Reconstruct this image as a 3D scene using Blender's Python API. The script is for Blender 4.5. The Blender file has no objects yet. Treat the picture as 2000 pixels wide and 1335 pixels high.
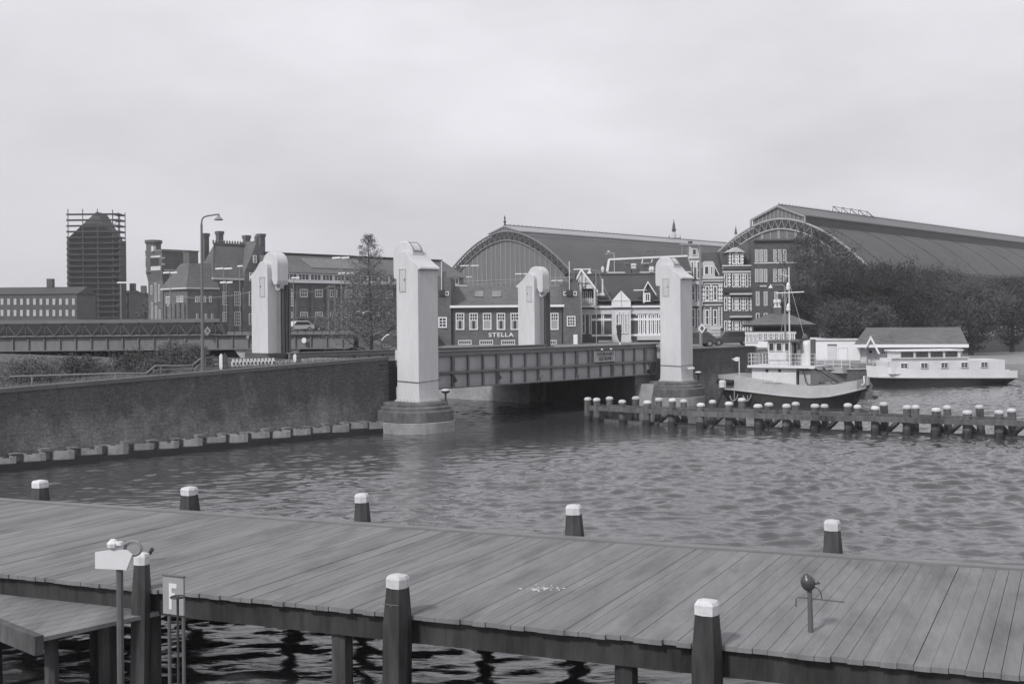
import bpy, bmesh, math, random
import numpy as np
from mathutils import Vector, Matrix
R = math.radians
C = bpy.context.scene.collection
rnd = random.Random(7)

# ------------------------------------------------------------------ camera
H = 5.5; FP = 2200.0; ROLL = R(0.5); HY = 625.0
cam = bpy.data.cameras.new('camera'); co = bpy.data.objects.new('camera', cam); C.objects.link(co)
cam.sensor_width = 36; cam.lens = FP / 2000 * 36; cam.shift_y = -(667.5 - HY) / 2000
cam.clip_start = 0.2; cam.clip_end = 9000
c_, s_ = math.cos(ROLL), math.sin(ROLL)
co.matrix_world = Matrix(((c_, s_, 0, 0), (0, 0, -1, 0), (-s_, c_, 0, H), (0, 0, 0, 1)))
bpy.context.scene.camera = co

# ------------------------------------------------------------------ sky and sun
SUN_EL = R(42); SUN_DIR = Vector((-0.62, -0.78, 0)).normalized()
w = bpy.data.worlds.new('World'); bpy.context.scene.world = w; w.use_nodes = True
nt = w.node_tree; nt.nodes.clear()
N = nt.nodes.new; Lk = nt.links.new
out = N('ShaderNodeOutputWorld'); bg = N('ShaderNodeBackground')
sky = N('ShaderNodeTexSky'); sky.sky_type = 'NISHITA'; sky.sun_disc = False
sky.sun_elevation = SUN_EL; sky.sun_rotation = math.atan2(SUN_DIR.x, SUN_DIR.y)
sky.dust_density = 3.0; sky.air_density = 1.0
bw = N('ShaderNodeRGBToBW'); Lk(sky.outputs[0], bw.inputs[0])
# overcast: the clear-sky brightness evened out under a cloud sheet, faintly mottled
even = N('ShaderNodeMath'); even.operation = 'MULTIPLY_ADD'; even.inputs[1].default_value = 0.12; even.inputs[2].default_value = 5.6
Lk(bw.outputs[0], even.inputs[0])
tc = N('ShaderNodeTexCoord'); mp = N('ShaderNodeMapping'); mp.inputs['Scale'].default_value = (1.0, 1.0, 2.6)
Lk(tc.outputs['Generated'], mp.inputs[0])
n1 = N('ShaderNodeTexNoise'); n1.inputs['Scale'].default_value = 3.2; n1.inputs['Detail'].default_value = 6; n1.inputs['Roughness'].default_value = .5
Lk(mp.outputs[0], n1.inputs[0])
mr = N('ShaderNodeMapRange'); mr.inputs[1].default_value = .3; mr.inputs[2].default_value = .7; mr.inputs[3].default_value = .85; mr.inputs[4].default_value = 1.12
Lk(n1.outputs[0], mr.inputs[0])
mu = N('ShaderNodeMath'); mu.operation = 'MULTIPLY'; Lk(even.outputs[0], mu.inputs[0]); Lk(mr.outputs[0], mu.inputs[1])
sz = N('ShaderNodeSeparateXYZ'); Lk(tc.outputs['Generated'], sz.inputs[0])
gz = N('ShaderNodeMapRange'); gz.inputs[1].default_value = 0.0; gz.inputs[2].default_value = .3; gz.inputs[3].default_value = .86; gz.inputs[4].default_value = 1.08; Lk(sz.outputs[2], gz.inputs[0])
mu2 = N('ShaderNodeMath'); mu2.operation = 'MULTIPLY'; Lk(mu.outputs[0], mu2.inputs[0]); Lk(gz.outputs[0], mu2.inputs[1]); mu = mu2
cm = N('ShaderNodeCombineColor')
for i, k in enumerate((0.985, 0.98, 1.035)):
    q = N('ShaderNodeMath'); q.operation = 'MULTIPLY'; q.inputs[1].default_value = k
    Lk(mu.outputs[0], q.inputs[0]); Lk(q.outputs[0], cm.inputs[i])
Lk(cm.outputs[0], bg.inputs[0]); bg.inputs[1].default_value = 0.131
Lk(bg.outputs[0], out.inputs[0])
sl = bpy.data.lights.new('sun', 'SUN'); sl.energy = 2.7; sl.angle = R(6); sl.color = (1, .99, .975)
so = bpy.data.objects.new('sun', sl); C.objects.link(so)
dv = Vector((SUN_DIR.x * math.cos(SUN_EL), SUN_DIR.y * math.cos(SUN_EL), math.sin(SUN_EL)))
so.rotation_euler = dv.to_track_quat('Z', 'Y').to_euler()
vs = bpy.context.scene.view_settings
vs.view_transform = 'Standard'; vs.look = 'None'; vs.exposure = 0.0; vs.gamma = 1
bpy.context.scene.cycles.max_bounces = 5

# ------------------------------------------------------------------ projection helpers (photo pixel <-> place)
def ray(px, py):
    xc = (px - 1000) / FP; yc = (HY - py) / FP
    return xc * c_ + yc * s_, yc * c_ - xc * s_
def P(px, py, Y):
    a, b = ray(px, py); return Vector((a * Y, Y, H + b * Y))
def G(px, py, z):
    a, b = ray(px, py); Y = (z - H) / b; return Vector((a * Y, Y, z))
def Z(px, py, Y): return P(px, py, Y).z
U = Vector((.684, .7295, 0)).normalized(); NN = Vector((-U.y, U.x, 0)); AU = math.atan2(U.y, U.x)
A0 = Vector((-4.73, 56.3, 0))
def W(t, s, z=0): return A0 + U * t + NN * s + Vector((0, 0, z))

# ------------------------------------------------------------------ materials
MATS = {}
def mat(name, v, var=.12, scale=3., rough=.8, spec=.3, brick=None, bump=0., streak=0, metal=0, tint=(1, .997, 1.02), second=None):
    if name in MATS: return MATS[name]
    m = bpy.data.materials.new(name); m.use_nodes = True; t = m.node_tree; b = t.nodes['Principled BSDF']
    n = t.nodes.new; l = t.links.new
    b.inputs['Roughness'].default_value = rough; b.inputs['Specular IOR Level'].default_value = spec; b.inputs['Metallic'].default_value = metal
    tcn = n('ShaderNodeTexCoord'); mpn = n('ShaderNodeMapping'); l(tcn.outputs['Object'], mpn.inputs[0])
    if streak: mpn.inputs['Scale'].default_value = (1, 1, 1. / streak)
    no = n('ShaderNodeTexNoise'); no.inputs['Scale'].default_value = scale; no.inputs['Detail'].default_value = 8; no.inputs['Roughness'].default_value = .62
    l(mpn.outputs[0], no.inputs[0])
    n2 = n('ShaderNodeTexNoise'); n2.inputs['Scale'].default_value = scale * .13; n2.inputs['Detail'].default_value = 4; l(mpn.outputs[0], n2.inputs[0])
    ad = n('ShaderNodeMath'); ad.operation = 'ADD'; l(no.outputs[0], ad.inputs[0]); l(n2.outputs[0], ad.inputs[1])
    r = n('ShaderNodeMapRange'); r.inputs[1].default_value = .6; r.inputs[2].default_value = 1.4
    r.inputs[3].default_value = v * (1 - var); r.inputs[4].default_value = v * (1 + var); l(ad.outputs[0], r.inputs[0])
    last = r.outputs[0]
    if brick:
        sx = n('ShaderNodeSeparateXYZ'); l(tcn.outputs['Object'], sx.inputs[0])
        a2 = n('ShaderNodeMath'); a2.operation = 'ADD'; l(sx.outputs[0], a2.inputs[0]); l(sx.outputs[1], a2.inputs[1])
        cb = n('ShaderNodeCombineXYZ'); l(a2.outputs[0], cb.inputs[0]); l(sx.outputs[2], cb.inputs[1])
        bt = n('ShaderNodeTexBrick'); l(cb.outputs[0], bt.inputs[0]); bt.inputs['Scale'].default_value = 1
        bt.inputs['Brick Width'].default_value = brick; bt.inputs['Row Height'].default_value = brick * .32; bt.inputs['Mortar Size'].default_value = brick * .035
        bt.inputs['Color1'].default_value = (1.18,) * 3 + (1,); bt.inputs['Color2'].default_value = (.8,) * 3 + (1,); bt.inputs['Mortar'].default_value = (1.35,) * 3 + (1,)
        m2 = n('ShaderNodeMath'); m2.operation = 'MULTIPLY'; l(last, m2.inputs[0]); l(bt.outputs[0], m2.inputs[1]); last = m2.outputs[0]
    cc = n('ShaderNodeCombineColor')
    for i in range(3):
        q = n('ShaderNodeMath'); q.operation = 'MULTIPLY'; q.inputs[1].default_value = tint[i]; l(last, q.inputs[0]); l(q.outputs[0], cc.inputs[i])
    l(cc.outputs[0], b.inputs['Base Color'])
    if bump:
        bp = n('ShaderNodeBump'); bp.inputs['Strength'].default_value = bump; bp.inputs['Distance'].default_value = .03; l(no.outputs[0], bp.inputs['Height']); l(bp.outputs[0], b.inputs['Normal'])
    MATS[name] = m; return m
M = dict(
    white=mat('white paint', .72, .06, 4), white2=mat('off white paint', .57, .1, 3), trim=mat('stone trim', .5, .15, 5),
    pyl=mat('painted steel pylon', .53, .12, 7, .6, bump=.12, streak=5), pylp=mat('pylon panel', .45, .1, 9),
    brickw=mat('quay brick', .10, .3, 2.2, brick=.24, streak=3, bump=.2), brick=mat('house brick', .10, .22, 1.5, brick=.5),
    brickd=mat('dark brick', .08, .25, 1.5, brick=.5), brickm=mat('grey brick', .105, .18, 2, brick=.4),
    bricks=mat('post office brick', .11, .3, .9, brick=.5),
    roof=mat('roof tiles', .10, .2, 2.5, brick=.5), roofd=mat('dark roof', .06, .2, 2), roofl=mat('zinc roof', .13, .12, .6),
    shell=mat('arched roof sheet', .075, .28, .9), glaz=mat('end wall glazing', .125, .12, .4, rough=.35, spec=.5), lat=mat('lattice iron', .12, .1, 1),
    mull=mat('glazing bars', .26, .1, 1), dark=mat('dark iron', .042, .3, 5, .6), iron=mat('grey iron', .10, .2, 5, .6),
    gird=mat('girder paint', .36, .2, 3, .6, streak=3), gird2=mat('girder flange paint', .15, .2, 3, .6),
    conc=mat('concrete', .24, .3, 2.5, bump=.3), concd=mat('wet and shaded granite', .12, .75, 2.2, bump=.3, streak=2), conl=mat('pale concrete', .27, .4, 3, bump=.3),
    pave=mat('paving', .17, .2, 3), asph=mat('asphalt', .08, .15, 4), earth=mat('earth', .06, .3, 1.5),
    glass=mat('window glass', .045, .3, .7, .12, .6), curt=mat('curtain', .33, .15, 6),
    wood=mat('tarred timber', .045, .9, 7, .75, bump=.5, streak=6), woodl=mat('weathered timber', .095, .85, 5, .85, bump=.5, streak=4), cap=mat('white pile cap', .50, .3, 14, .7, bump=.4),
    lamp=mat('lamp tube', .75, .05, 3), pole=mat('galvanised pole', .22, .12, 4, .5), poled=mat('lamp post paint', .14, .12, 4, .5),
    bark=mat('bark', .05, .3, 8), leafa=mat('light leaves', .165, .35, 1.4), leafd=mat('dark leaves', .055, .6, .8), bush=mat('bush leaves', .11, .45, 1.5),
    hull=mat('black hull', .035, .35, 3, .45), hullg=mat('grey bulwark', .37, .18, 4, .5), boatw=mat('boat white', .62, .14, 5, .4), hullm=mat('barge grey', .17, .2, 2, .5),
    rubber=mat('rubber', .03, .3, 8), rust=mat('rusty steel', .11, .4, 6), sign=mat('sign board', .40, .08, 8), ink=mat('sign lettering', .04, .05, 2),
    signw=mat('sign white', .58, .05, 5), signg=mat('sign grey', .27, .06, 5), car=mat('car paint', .45, .05, 2, .3, .5), card=mat('dark car paint', .06, .05, 2, .3, .5),
    red=mat('barrier paint', .72, .05, 4), gull=mat('feathers', .7, .1, 9),
)

for k_ in ('leafd', 'bush', 'wood', 'cap'):          # each tree, bush or post its own tone
    t = M[k_].node_tree; bs = t.nodes['Principled BSDF']; old = bs.inputs['Base Color'].links[0].from_socket
    oi = t.nodes.new('ShaderNodeObjectInfo'); mr_ = t.nodes.new('ShaderNodeMapRange'); mr_.inputs[3].default_value = .7; mr_.inputs[4].default_value = 1.35; t.links.new(oi.outputs['Random'], mr_.inputs[0])
    if k_ == 'cap': mr_.inputs[3].default_value = .85; mr_.inputs[4].default_value = 1.12
    vm = t.nodes.new('ShaderNodeVectorMath'); vm.operation = 'SCALE'; t.links.new(old, vm.inputs[0]); t.links.new(mr_.outputs[0], vm.inputs['Scale']); t.links.new(vm.outputs[0], bs.inputs['Base Color'])
# ------------------------------------------------------------------ mesh helpers
class MB:
    def __init__(s): s.v = []; s.f = []
    def add(s, vs, fs):
        k = len(s.v); s.v += [tuple(a) for a in vs]; s.f += [tuple(i + k for i in f) for f in fs]; return s
    def ob(s, o, a, b, c):
        o = Vector(o); a = Vector(a); b = Vector(b); c = Vector(c)
        s.add([o, o + a, o + a + b, o + b, o + c, o + a + c, o + a + b + c, o + b + c],
              [(0, 3, 2, 1), (4, 5, 6, 7), (0, 1, 5, 4), (1, 2, 6, 5), (2, 3, 7, 6), (3, 0, 4, 7)]); return s
    def box(s, x0, y0, z0, x1, y1, z1): return s.ob((x0, y0, z0), (x1 - x0, 0, 0), (0, y1 - y0, 0), (0, 0, z1 - z0))
    def ext(s, pts, vec):
        n = len(pts); vec = Vector(vec); a = [Vector(p) for p in pts]
        s.add(a + [p + vec for p in a], [tuple(range(n - 1, -1, -1)), tuple(range(n, 2 * n))] + [(i, (i + 1) % n, n + (i + 1) % n, n + i) for i in range(n)]); return s
    def tube(s, p0, p1, r0, r1=None, n=8, cap=True):
        r1 = r0 if r1 is None else r1; p0 = Vector(p0); p1 = Vector(p1); d = (p1 - p0)
        if d.length < 1e-6: return s
        d.normalize(); x = d.orthogonal().normalized(); y = d.cross(x); vs = []
        for p, r in ((p0, r0), (p1, r1)):
            for i in range(n):
                a = 2 * math.pi * i / n; vs.append(p + x * math.cos(a) * r + y * math.sin(a) * r)
        fs = [(i, (i + 1) % n, n + (i + 1) % n, n + i) for i in range(n)]
        if cap: fs += [tuple(range(n - 1, -1, -1)), tuple(range(n, 2 * n))]
        return s.add(vs, fs)
    def path(s, pts, r, n=6):
        for a, b in zip(pts, pts[1:]): s.tube(a, b, r, r, n)
        return s
    def lathe(s, prof, c=(0, 0, 0), n=16, sx=1, sy=1, pw=2.0, rot=0):
        vs = []; m = len(prof)
        for r, z in prof:
            for i in range(n):
                a = 2 * math.pi * i / n; ca, sa = math.cos(a), math.sin(a)
                k = (abs(ca) ** pw + abs(sa) ** pw) ** (-1 / pw)
                x = ca * k * r * sx; y = sa * k * r * sy
                vs.append((c[0] + x * math.cos(rot) - y * math.sin(rot), c[1] + x * math.sin(rot) + y * math.cos(rot), c[2] + z))
        fs = [(j * n + i, j * n + (i + 1) % n, (j + 1) * n + (i + 1) % n, (j + 1) * n + i) for j in range(m - 1) for i in range(n)]
        fs += [tuple(range(n - 1, -1, -1)), tuple(range((m - 1) * n, m * n))]
        return s.add(vs, fs)
    def tri(s, *p): return s.add(p, [tuple(range(len(p)))])
    def build(s, name, m, parent=None, smooth=False, fix=True):
        me = bpy.data.meshes.new(name); me.from_pydata(s.v, [], s.f); me.validate()
        if fix:
            bm = bmesh.new(); bm.from_mesh(me); bmesh.ops.recalc_face_normals(bm, faces=bm.faces); bm.to_mesh(me); bm.free()
        if smooth: me.shade_smooth() if hasattr(me, 'shade_smooth') else [setattr(p, 'use_smooth', True) for p in me.polygons]
        me.materials.append(m if not isinstance(m, str) else M[m])
        o = bpy.data.objects.new(name, me); C.objects.link(o)
        if parent is not None: o.parent = parent
        return o
def tag(o, label=None, cat=None, group=None, kind=None):
    if label: o['label'] = label
    if cat: o['category'] = cat
    if group: o['group'] = group
    if kind: o['kind'] = kind
    return o
def thing(name, label, cat, loc=(0, 0, 0), rz=0, group=None):
    o = bpy.data.objects.new(name, None); C.objects.link(o); o.empty_display_size = .3
    o.location = loc; o.rotation_euler = (0, 0, rz); return tag(o, label, cat, group)
def copy_tree(o, parent=None):
    c = o.copy(); C.objects.link(c)
    if parent is not None: c.parent = parent
    for ch in list(o.children): copy_tree(ch, c)
    return c
def relabel(o, label): o['label'] = label; return o
def lettering(name, body, size, m, parent, loc, rot, ext=.02, sx=1, align='CENTER', space=1, bold=.018):
    cu = bpy.data.curves.new(name, 'FONT'); cu.body = body; cu.size = size; cu.extrude = ext; cu.align_x = align; cu.align_y = 'CENTER'; cu.space_character = space; cu.offset = bold * size
    cu.space_line = .9
    t = bpy.data.objects.new(name, cu); C.objects.link(t)
    dg = bpy.context.evaluated_depsgraph_get(); me = bpy.data.meshes.new_from_object(t.evaluated_get(dg)); bpy.data.objects.remove(t)
    me.name = name; me.materials.clear(); me.materials.append(M[m])
    o = bpy.data.objects.new(name, me); C.objects.link(o); o.parent = parent; o.location = loc; o.rotation_euler = rot; o.scale = (sx, 1, 1); return o

class Fr:
    """local frame of a building: x along the front, y away from the camera, z up; converts photo pixels on its faces"""
    def __init__(s, name, label, cat, px, Y, zg, ang=0., group=None):
        p = P(px, 600, Y); s.O = Vector((p.x, Y, 0)); s.zg = zg; s.ang = ang
        s.d = Vector((math.cos(ang), math.sin(ang), 0)); s.n = Vector((-s.d.y, s.d.x, 0))
        s.root = thing(name, label, cat, (p.x, Y, zg), ang, group)
    def hit(s, px, py, o, d):
        for _ in range(2):
            k, _z = ray(px, py); t = (k * o.y - o.x) / (d.x - k * d.y)
        return t, H + ray(px, py)[1] * (o.y + t * d.y) - s.zg
    def L(s, px, py, dep=0): return s.hit(px, py, s.O + s.n * dep, s.d)
    def S(s, px, py, t=0): return s.hit(px, py, s.O + s.d * t, s.n)
def window(par, o, tv, nv, w_, h_, nx=2, ny=2, fw=.09, fm='white', pm='glass', name='window', out=.06, curtain=0, split=None):
    """frame with glazing bars; o lower left corner on the wall, tv along, nv outward"""
    o = Vector(o); tv = Vector(tv).normalized(); nv = Vector(nv).normalized(); up = Vector((0, 0, 1)); f = MB()
    d = nv * (out + .06)
    b0 = o - nv * .03
    f.ob(b0, tv * fw, d, up * h_).ob(b0 + tv * (w_ - fw), tv * fw, d, up * h_)
    f.ob(b0 + tv * fw, tv * (w_ - 2 * fw), d, up * fw).ob(b0 + tv * fw + up * (h_ - fw), tv * (w_ - 2 * fw), d, up * fw)
    bw_ = fw * .55; iw = w_ - 2 * fw; ih = h_ - 2 * fw; d2 = nv * (out + .045)
    z0 = 0 if not split else ih * split
    for i in range(1, nx): f.ob(b0 + tv * (fw + iw * i / nx - bw_ / 2) + up * (fw + z0), tv * bw_, d2, up * (ih - z0))
    for j in range(1, ny): f.ob(b0 + tv * fw + up * (fw + z0 + (ih - z0) * j / ny - bw_ / 2), tv * iw, d2 * .97, up * bw_)
    if split: f.ob(b0 + tv * fw + up * (fw + z0 - bw_), tv * iw, d2 * 1.05, up * bw_ * 1.6)
    fo = f.build(name, fm, par)
    p = MB().ob(o + tv * fw * .9 + up * fw * .9 - nv * .02, tv * (w_ - 1.8 * fw), nv * (.02 + out * .35), up * (h_ - 1.8 * fw)); p.build('pane', pm, fo)
    if curtain:
        cu = MB(); k = iw * .3
        for q in (fw, w_ - fw - k): cu.ob(o + tv * q + up * fw + nv * out * .36, tv * k, nv * .012, up * ((z0 or ih)))
        if curtain > 1: cu.ob(o + tv * (fw + k) + up * fw + nv * out * .36, tv * (iw - 2 * k), nv * .008, up * (z0 or ih))
        cu.build('curtain', 'curt', fo)
    return fo
def fwin(fr, x0, y0, x1, y1, nx=2, ny=2, side=None, dep=0, **k):
    """window from photo pixels on the front plane, or on the side plane at t=side"""
    if side is None:
        a, z1 = fr.L(x0, y0, dep); b, z0 = fr.L(x1, y1, dep); _, z0b = fr.L(x0, y1, dep)
        return window(fr.root, (a, dep, z0b), (1, 0, 0), (0, -1, 0), b - a, z1 - z0b, nx, ny, **k)
    a, z1 = fr.S(x0, y0, side); b, _ = fr.S(x1, y0, side); _, z0 = fr.S(x0, y1, side)
    return window(fr.root, (side, min(a, b), z0), (0, 1, 0), (-1, 0, 0), abs(b - a), z1 - z0, nx, ny, **k)

# ------------------------------------------------------------------ the setting: water and land
def water_sheet():
    xs = np.concatenate([[-1500, -800, -500, -180, -90, -60], np.arange(-42, 46, .13), [60, 90, 180, 500, 800, 1500]])
    ys = [-60, -20, 4, 8]; y = 9.
    while y < 110: ys.append(y); y += .024 + .0015 * y
    ys = np.array(ys + [140, 200, 400, 900, 1500]); X, Yg = np.meshgrid(xs, ys); r = np.random.RandomState(3); Zg = np.zeros_like(X)
    wx = X + .5 * np.sin(Yg * .31 + 1) + .35 * np.sin(Yg * .83); wy = Yg + .5 * np.sin(X * .27) + .3 * np.sin(X * .71 + 2)
    for i in range(22):       # short wind waves, steep on the side facing the camera, long backs
        lam = .44 * (1.0 + 2.9 * r.rand() ** 1.7); th = R(86) + r.randn() * R(24); k = 2 * math.pi / lam; ph = r.rand() * 6.28
        f_ = k * (wx * math.cos(th) + wy * math.sin(th)) + ph + .5 * np.sin(wx * .8 + i)
        a_, b_ = r.uniform(.5, 1.6) / lam ** .5, r.uniform(.35, 1.1) / lam ** .5
        env = np.clip(.25 + np.sin(a_ * X + b_ * Yg * .6 + i * 2.1) * np.sin(b_ * Yg - a_ * .4 * X + i), 0, 1)
        Zg += .0195 * lam ** .9 * (.5 + r.rand()) * env * (np.sin(f_) + .45 * np.sin(2 * f_) + .2 * np.sin(3 * f_))
    for i in range(30):
        lam = .34 * (1.0 + 1.5 * r.rand()); th = R(82) + r.randn() * R(30); k = 2 * math.pi / lam; ph = r.rand() * 6.28
        Zg += .0042 * lam ** .9 * (.5 + r.rand()) * np.sin(k * (wx * math.cos(th) + wy * math.sin(th)) + ph)
    # patches where the breeze roughens the surface, calmer lee of the left quay
    sd = -((X - A0.x) * NN.x + (Yg - A0.y) * NN.y); q_ = np.clip((sd - 7) / 11, 0, 1); lee = .26 + .74 * q_ * q_ * (3 - 2 * q_)
    lee *= .3 + .7 * np.clip((Yg - 16.5) / 4, 0, 1)
    pat = lee * .8 + .3 * np.sin(X * .11 + Yg * .07) * np.sin(Yg * .13 - X * .05 + 1)
    Zg *= pat
    m = np.clip((X + 42) / 3, 0, 1) * np.clip((45.5 - X) / 3, 0, 1) * np.clip((Yg - 9) / 1, 0, 1) * np.clip((108 - Yg) / 10, 0, 1)
    Zg *= m; ny, nx = X.shape; co_ = np.stack([X, Yg, Zg], -1).reshape(-1, 3)
    idx = np.arange(nx * ny).reshape(ny, nx); q = np.stack([idx[:-1, :-1], idx[:-1, 1:], idx[1:, 1:], idx[1:, :-1]], -1).reshape(-1, 4)
    me = bpy.data.meshes.new('water'); me.vertices.add(len(co_)); me.vertices.foreach_set('co', co_.ravel())
    me.loops.add(q.size); me.loops.foreach_set('vertex_index', q.ravel().astype(np.int32)); me.polygons.add(len(q))
    me.polygons.foreach_set('loop_start', np.arange(0, q.size, 4, dtype=np.int32)); me.polygons.foreach_set('loop_total', np.full(len(q), 4, dtype=np.int32))
    me.update(); me.validate(); me.polygons.foreach_set('use_smooth', np.ones(len(q), dtype=bool))
    m_ = bpy.data.materials.new('water'); m_.use_nodes = True; t = m_.node_tree; b = t.nodes['Principled BSDF']
    b.inputs['Base Color'].default_value = (.05, .0505, .053, 1); b.inputs['Roughness'].default_value = .04; b.inputs['IOR'].default_value = 1.68
    tcn = t.nodes.new('ShaderNodeTexCoord'); no = t.nodes.new('ShaderNodeTexNoise'); no.inputs['Scale'].default_value = 2.6; no.inputs['Detail'].default_value = 5
    bp = t.nodes.new('ShaderNodeBump'); bp.inputs['Strength'].default_value = .45; bp.inputs['Distance'].default_value = .05
    mpw = t.nodes.new('ShaderNodeMapping'); mpw.inputs['Scale'].default_value = (.7, 2.0, 1); t.links.new(tcn.outputs['Object'], mpw.inputs[0]); t.links.new(mpw.outputs[0], no.inputs[0]); t.links.new(no.outputs[0], bp.inputs['Height']); t.links.new(bp.outputs[0], b.inputs['Normal'])
    me.materials.append(m_); o = bpy.data.objects.new('water', me); C.objects.link(o); tag(o, kind='structure')
water_sheet()
def land(name, pts, z0, z1, m, zs=None):
    """pts in world xy; top at z1 (or per-point zs)"""
    n = len(pts); b = MB(); zt = zs or [z1] * n
    b.add([(p[0], p[1], z0) for p in pts] + [(p[0], p[1], z) for p, z in zip(pts, zt)],
          [tuple(range(n - 1, -1, -1)), tuple(range(n, 2 * n))] + [(i, (i + 1) % n, n + (i + 1) % n, n + i) for i in range(n)])
    return tag(b.build(name, m), kind='structure')
def w2(t, s): p = W(t, s); return (p.x, p.y)
ZW = lambda t: 3.72 + .034 * (t + .8)
land('ground', [w2(-1.3, 6.8), w2(-1.3, 150), (-700, 1490), (-1490, 1490), (-1490, 40), w2(-60, 6.8)], -3, 2.1, 'earth')
land('pavement', [w2(-.95, 1.75), w2(-.95, 7), w2(-60, 7), w2(-60, 1.75)], -2.5, 0, 'pave', [ZW(-1) - .12, ZW(-1) - .12, ZW(-60) - .12, ZW(-60) - .12])
land('road', [w2(-1.0, 7), w2(-1.0, 60), w2(-9, 60), w2(-9, 7)], -2.6, 3.25, 'asph')
land('quay', [w2(17.6, 10), w2(20.3, 10), w2(20.3, 1.75), w2(34.6, 1.75), w2(34.6, 12), (19, 93), (25.8, 97.5), (25.8, 109), (27, 135), (70, 150), (160, 200), (1480, 900), (1480, 1480), (-600, 1480), w2(17.6, 160)], -3, 2.9, 'pave')
# grass verge strip on top of the left quay
land('verge', [w2(-7, 2.1), w2(-7, 6.4), w2(-60, 6.4), w2(-60, 2.1)], -1, 0, 'bush', [ZW(-7) - .08, ZW(-7) - .08, ZW(-60) - .08, ZW(-60) - .08])

# ------------------------------------------------------------------ left brick quay wall with sheet piling
wall_m = M['brickw']; t = wall_m.node_tree; bs = t.nodes['Principled BSDF']
tcn = t.nodes.new('ShaderNodeTexCoord'); sx = t.nodes.new('ShaderNodeSeparateXYZ'); t.links.new(tcn.outputs['Object'], sx.inputs[0])
mp_ = t.nodes.new('ShaderNodeMapping'); mp_.inputs['Scale'].default_value = (.5, 1, .35); t.links.new(tcn.outputs['Object'], mp_.inputs[0])
nn1 = t.nodes.new('ShaderNodeTexNoise'); nn1.inputs['Scale'].default_value = 1.3; nn1.inputs['Detail'].default_value = 9; nn1.inputs['Roughness'].default_value = .7; t.links.new(mp_.outputs[0], nn1.inputs[0])
# lime bloom low on the wall: irregular pale patches under about two metres
zr_ = t.nodes.new('ShaderNodeMapRange'); zr_.inputs[1].default_value = 2.5; zr_.inputs[2].default_value = .9; zr_.inputs[3].default_value = -.16; zr_.inputs[4].default_value = .1; t.links.new(sx.outputs[2], zr_.inputs[0])
ad_ = t.nodes.new('ShaderNodeMath'); ad_.operation = 'ADD'; t.links.new(nn1.outputs[0], ad_.inputs[0]); t.links.new(zr_.outputs[0], ad_.inputs[1])
m_ = t.nodes.new('ShaderNodeMapRange'); m_.inputs[1].default_value = .4; m_.inputs[2].default_value = .75; m_.inputs[3].default_value = .8; m_.inputs[4].default_value = 2.1; t.links.new(ad_.outputs[0], m_.inputs[0])
nf = t.nodes.new('ShaderNodeTexNoise'); nf.inputs['Scale'].default_value = 9; nf.inputs['Detail'].default_value = 3; t.links.new(tcn.outputs['Object'], nf.inputs[0])
mf = t.nodes.new('ShaderNodeMapRange'); mf.inputs[1].default_value = .3; mf.inputs[2].default_value = .7; mf.inputs[3].default_value = .72; mf.inputs[4].default_value = 1.3; t.links.new(nf.outputs[0], mf.inputs[0])
mx = t.nodes.new('ShaderNodeMath'); mx.operation = 'MULTIPLY'; t.links.new(m_.outputs[0], mx.inputs[0]); t.links.new(mf.outputs[0], mx.inputs[1])
old = bs.inputs['Base Color'].links[0].from_socket; vm = t.nodes.new('ShaderNodeVectorMath'); vm.operation = 'SCALE'; t.links.new(old, vm.inputs[0]); t.links.new(mx.outputs[0], vm.inputs['Scale']); t.links.new(vm.outputs[0], bs.inputs['Base Color'])
qw = thing('quay_wall', 'long dark brick quay wall with ribbed sheet piling at its foot, left of the bridge', 'quay wall', W(-.8, 1.3), AU)
b = MB(); L_ = 62
b.add([(-L_, 0, -2), (0, 0, -2), (0, .42, -2), (-L_, .42, -2), (-L_, 0, ZW(-L_) - .16), (0, 0, ZW(-.8) - .16), (0, .42, ZW(-.8) - .16), (-L_, .42, ZW(-L_) - .16)],
      [(0, 3, 2, 1), (4, 5, 6, 7), (0, 1, 5, 4), (1, 2, 6, 5), (2, 3, 7, 6), (3, 0, 4, 7)])
b.build('brick_face', wall_m, qw)
MB().box(.002, .3, -2, .75, 1.2, 3.5).build('corner_shade_block', 'brickd', qw)  # added block, darker brick stands for the shaded recess beside the pylon
b = MB(); b.box(-.45, .424, -2, 0, 16, 3.45); b.build('end_wall', 'brickw', qw)
b = MB(); k = 40
for i in range(k):
    x0 = -L_ + L_ * i / k; x1 = -L_ + L_ * (i + 1) / k - .015; zz = lambda x: ZW(x - .8) - .158
    b.add([(x0, -.05, zz(x0)), (x1, -.05, zz(x1)), (x1, .45, zz(x1)), (x0, .45, zz(x0)), (x0, -.05, zz(x0) + .17), (x1, -.05, zz(x1) + .17), (x1, .45, zz(x1) + .17), (x0, .45, zz(x0) + .17)],
          [(0, 3, 2, 1), (4, 5, 6, 7), (0, 1, 5, 4), (1, 2, 6, 5), (2, 3, 7, 6), (3, 0, 4, 7)])
b.build('coping', mat('coping stone', .12, .2, 4), qw)
b = MB(); per = 1.13; x = -.9; prof = []
while x > -L_:
    prof += [(x, -.78), (x - .2, -.74), (x - .42, -.6), (x - .58, -.4), (x - .66, -.1), (x - 1.08, -.1), (x - 1.12, -.78)]; x -= per
top = [(p[0], p[1]) for p in prof]
hh = lambda i: .58 + .05 * math.sin(i * 1.7) * math.sin(i * .6 + 1)
for i in range(len(prof) - 1):
    (xa, ya), (xb, yb) = prof[i], prof[i + 1]
    b.ob((xa, ya, -1), (xb - xa, yb - ya, 0), (0, .05, 0), (0, 0, 1 + hh(i // 7) + .03 * math.sin(i * 2.1)))
b.build('sheet_piling', mat('sheet piling', .22, .5, 3, bump=.3), qw)
b = MB()
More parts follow.
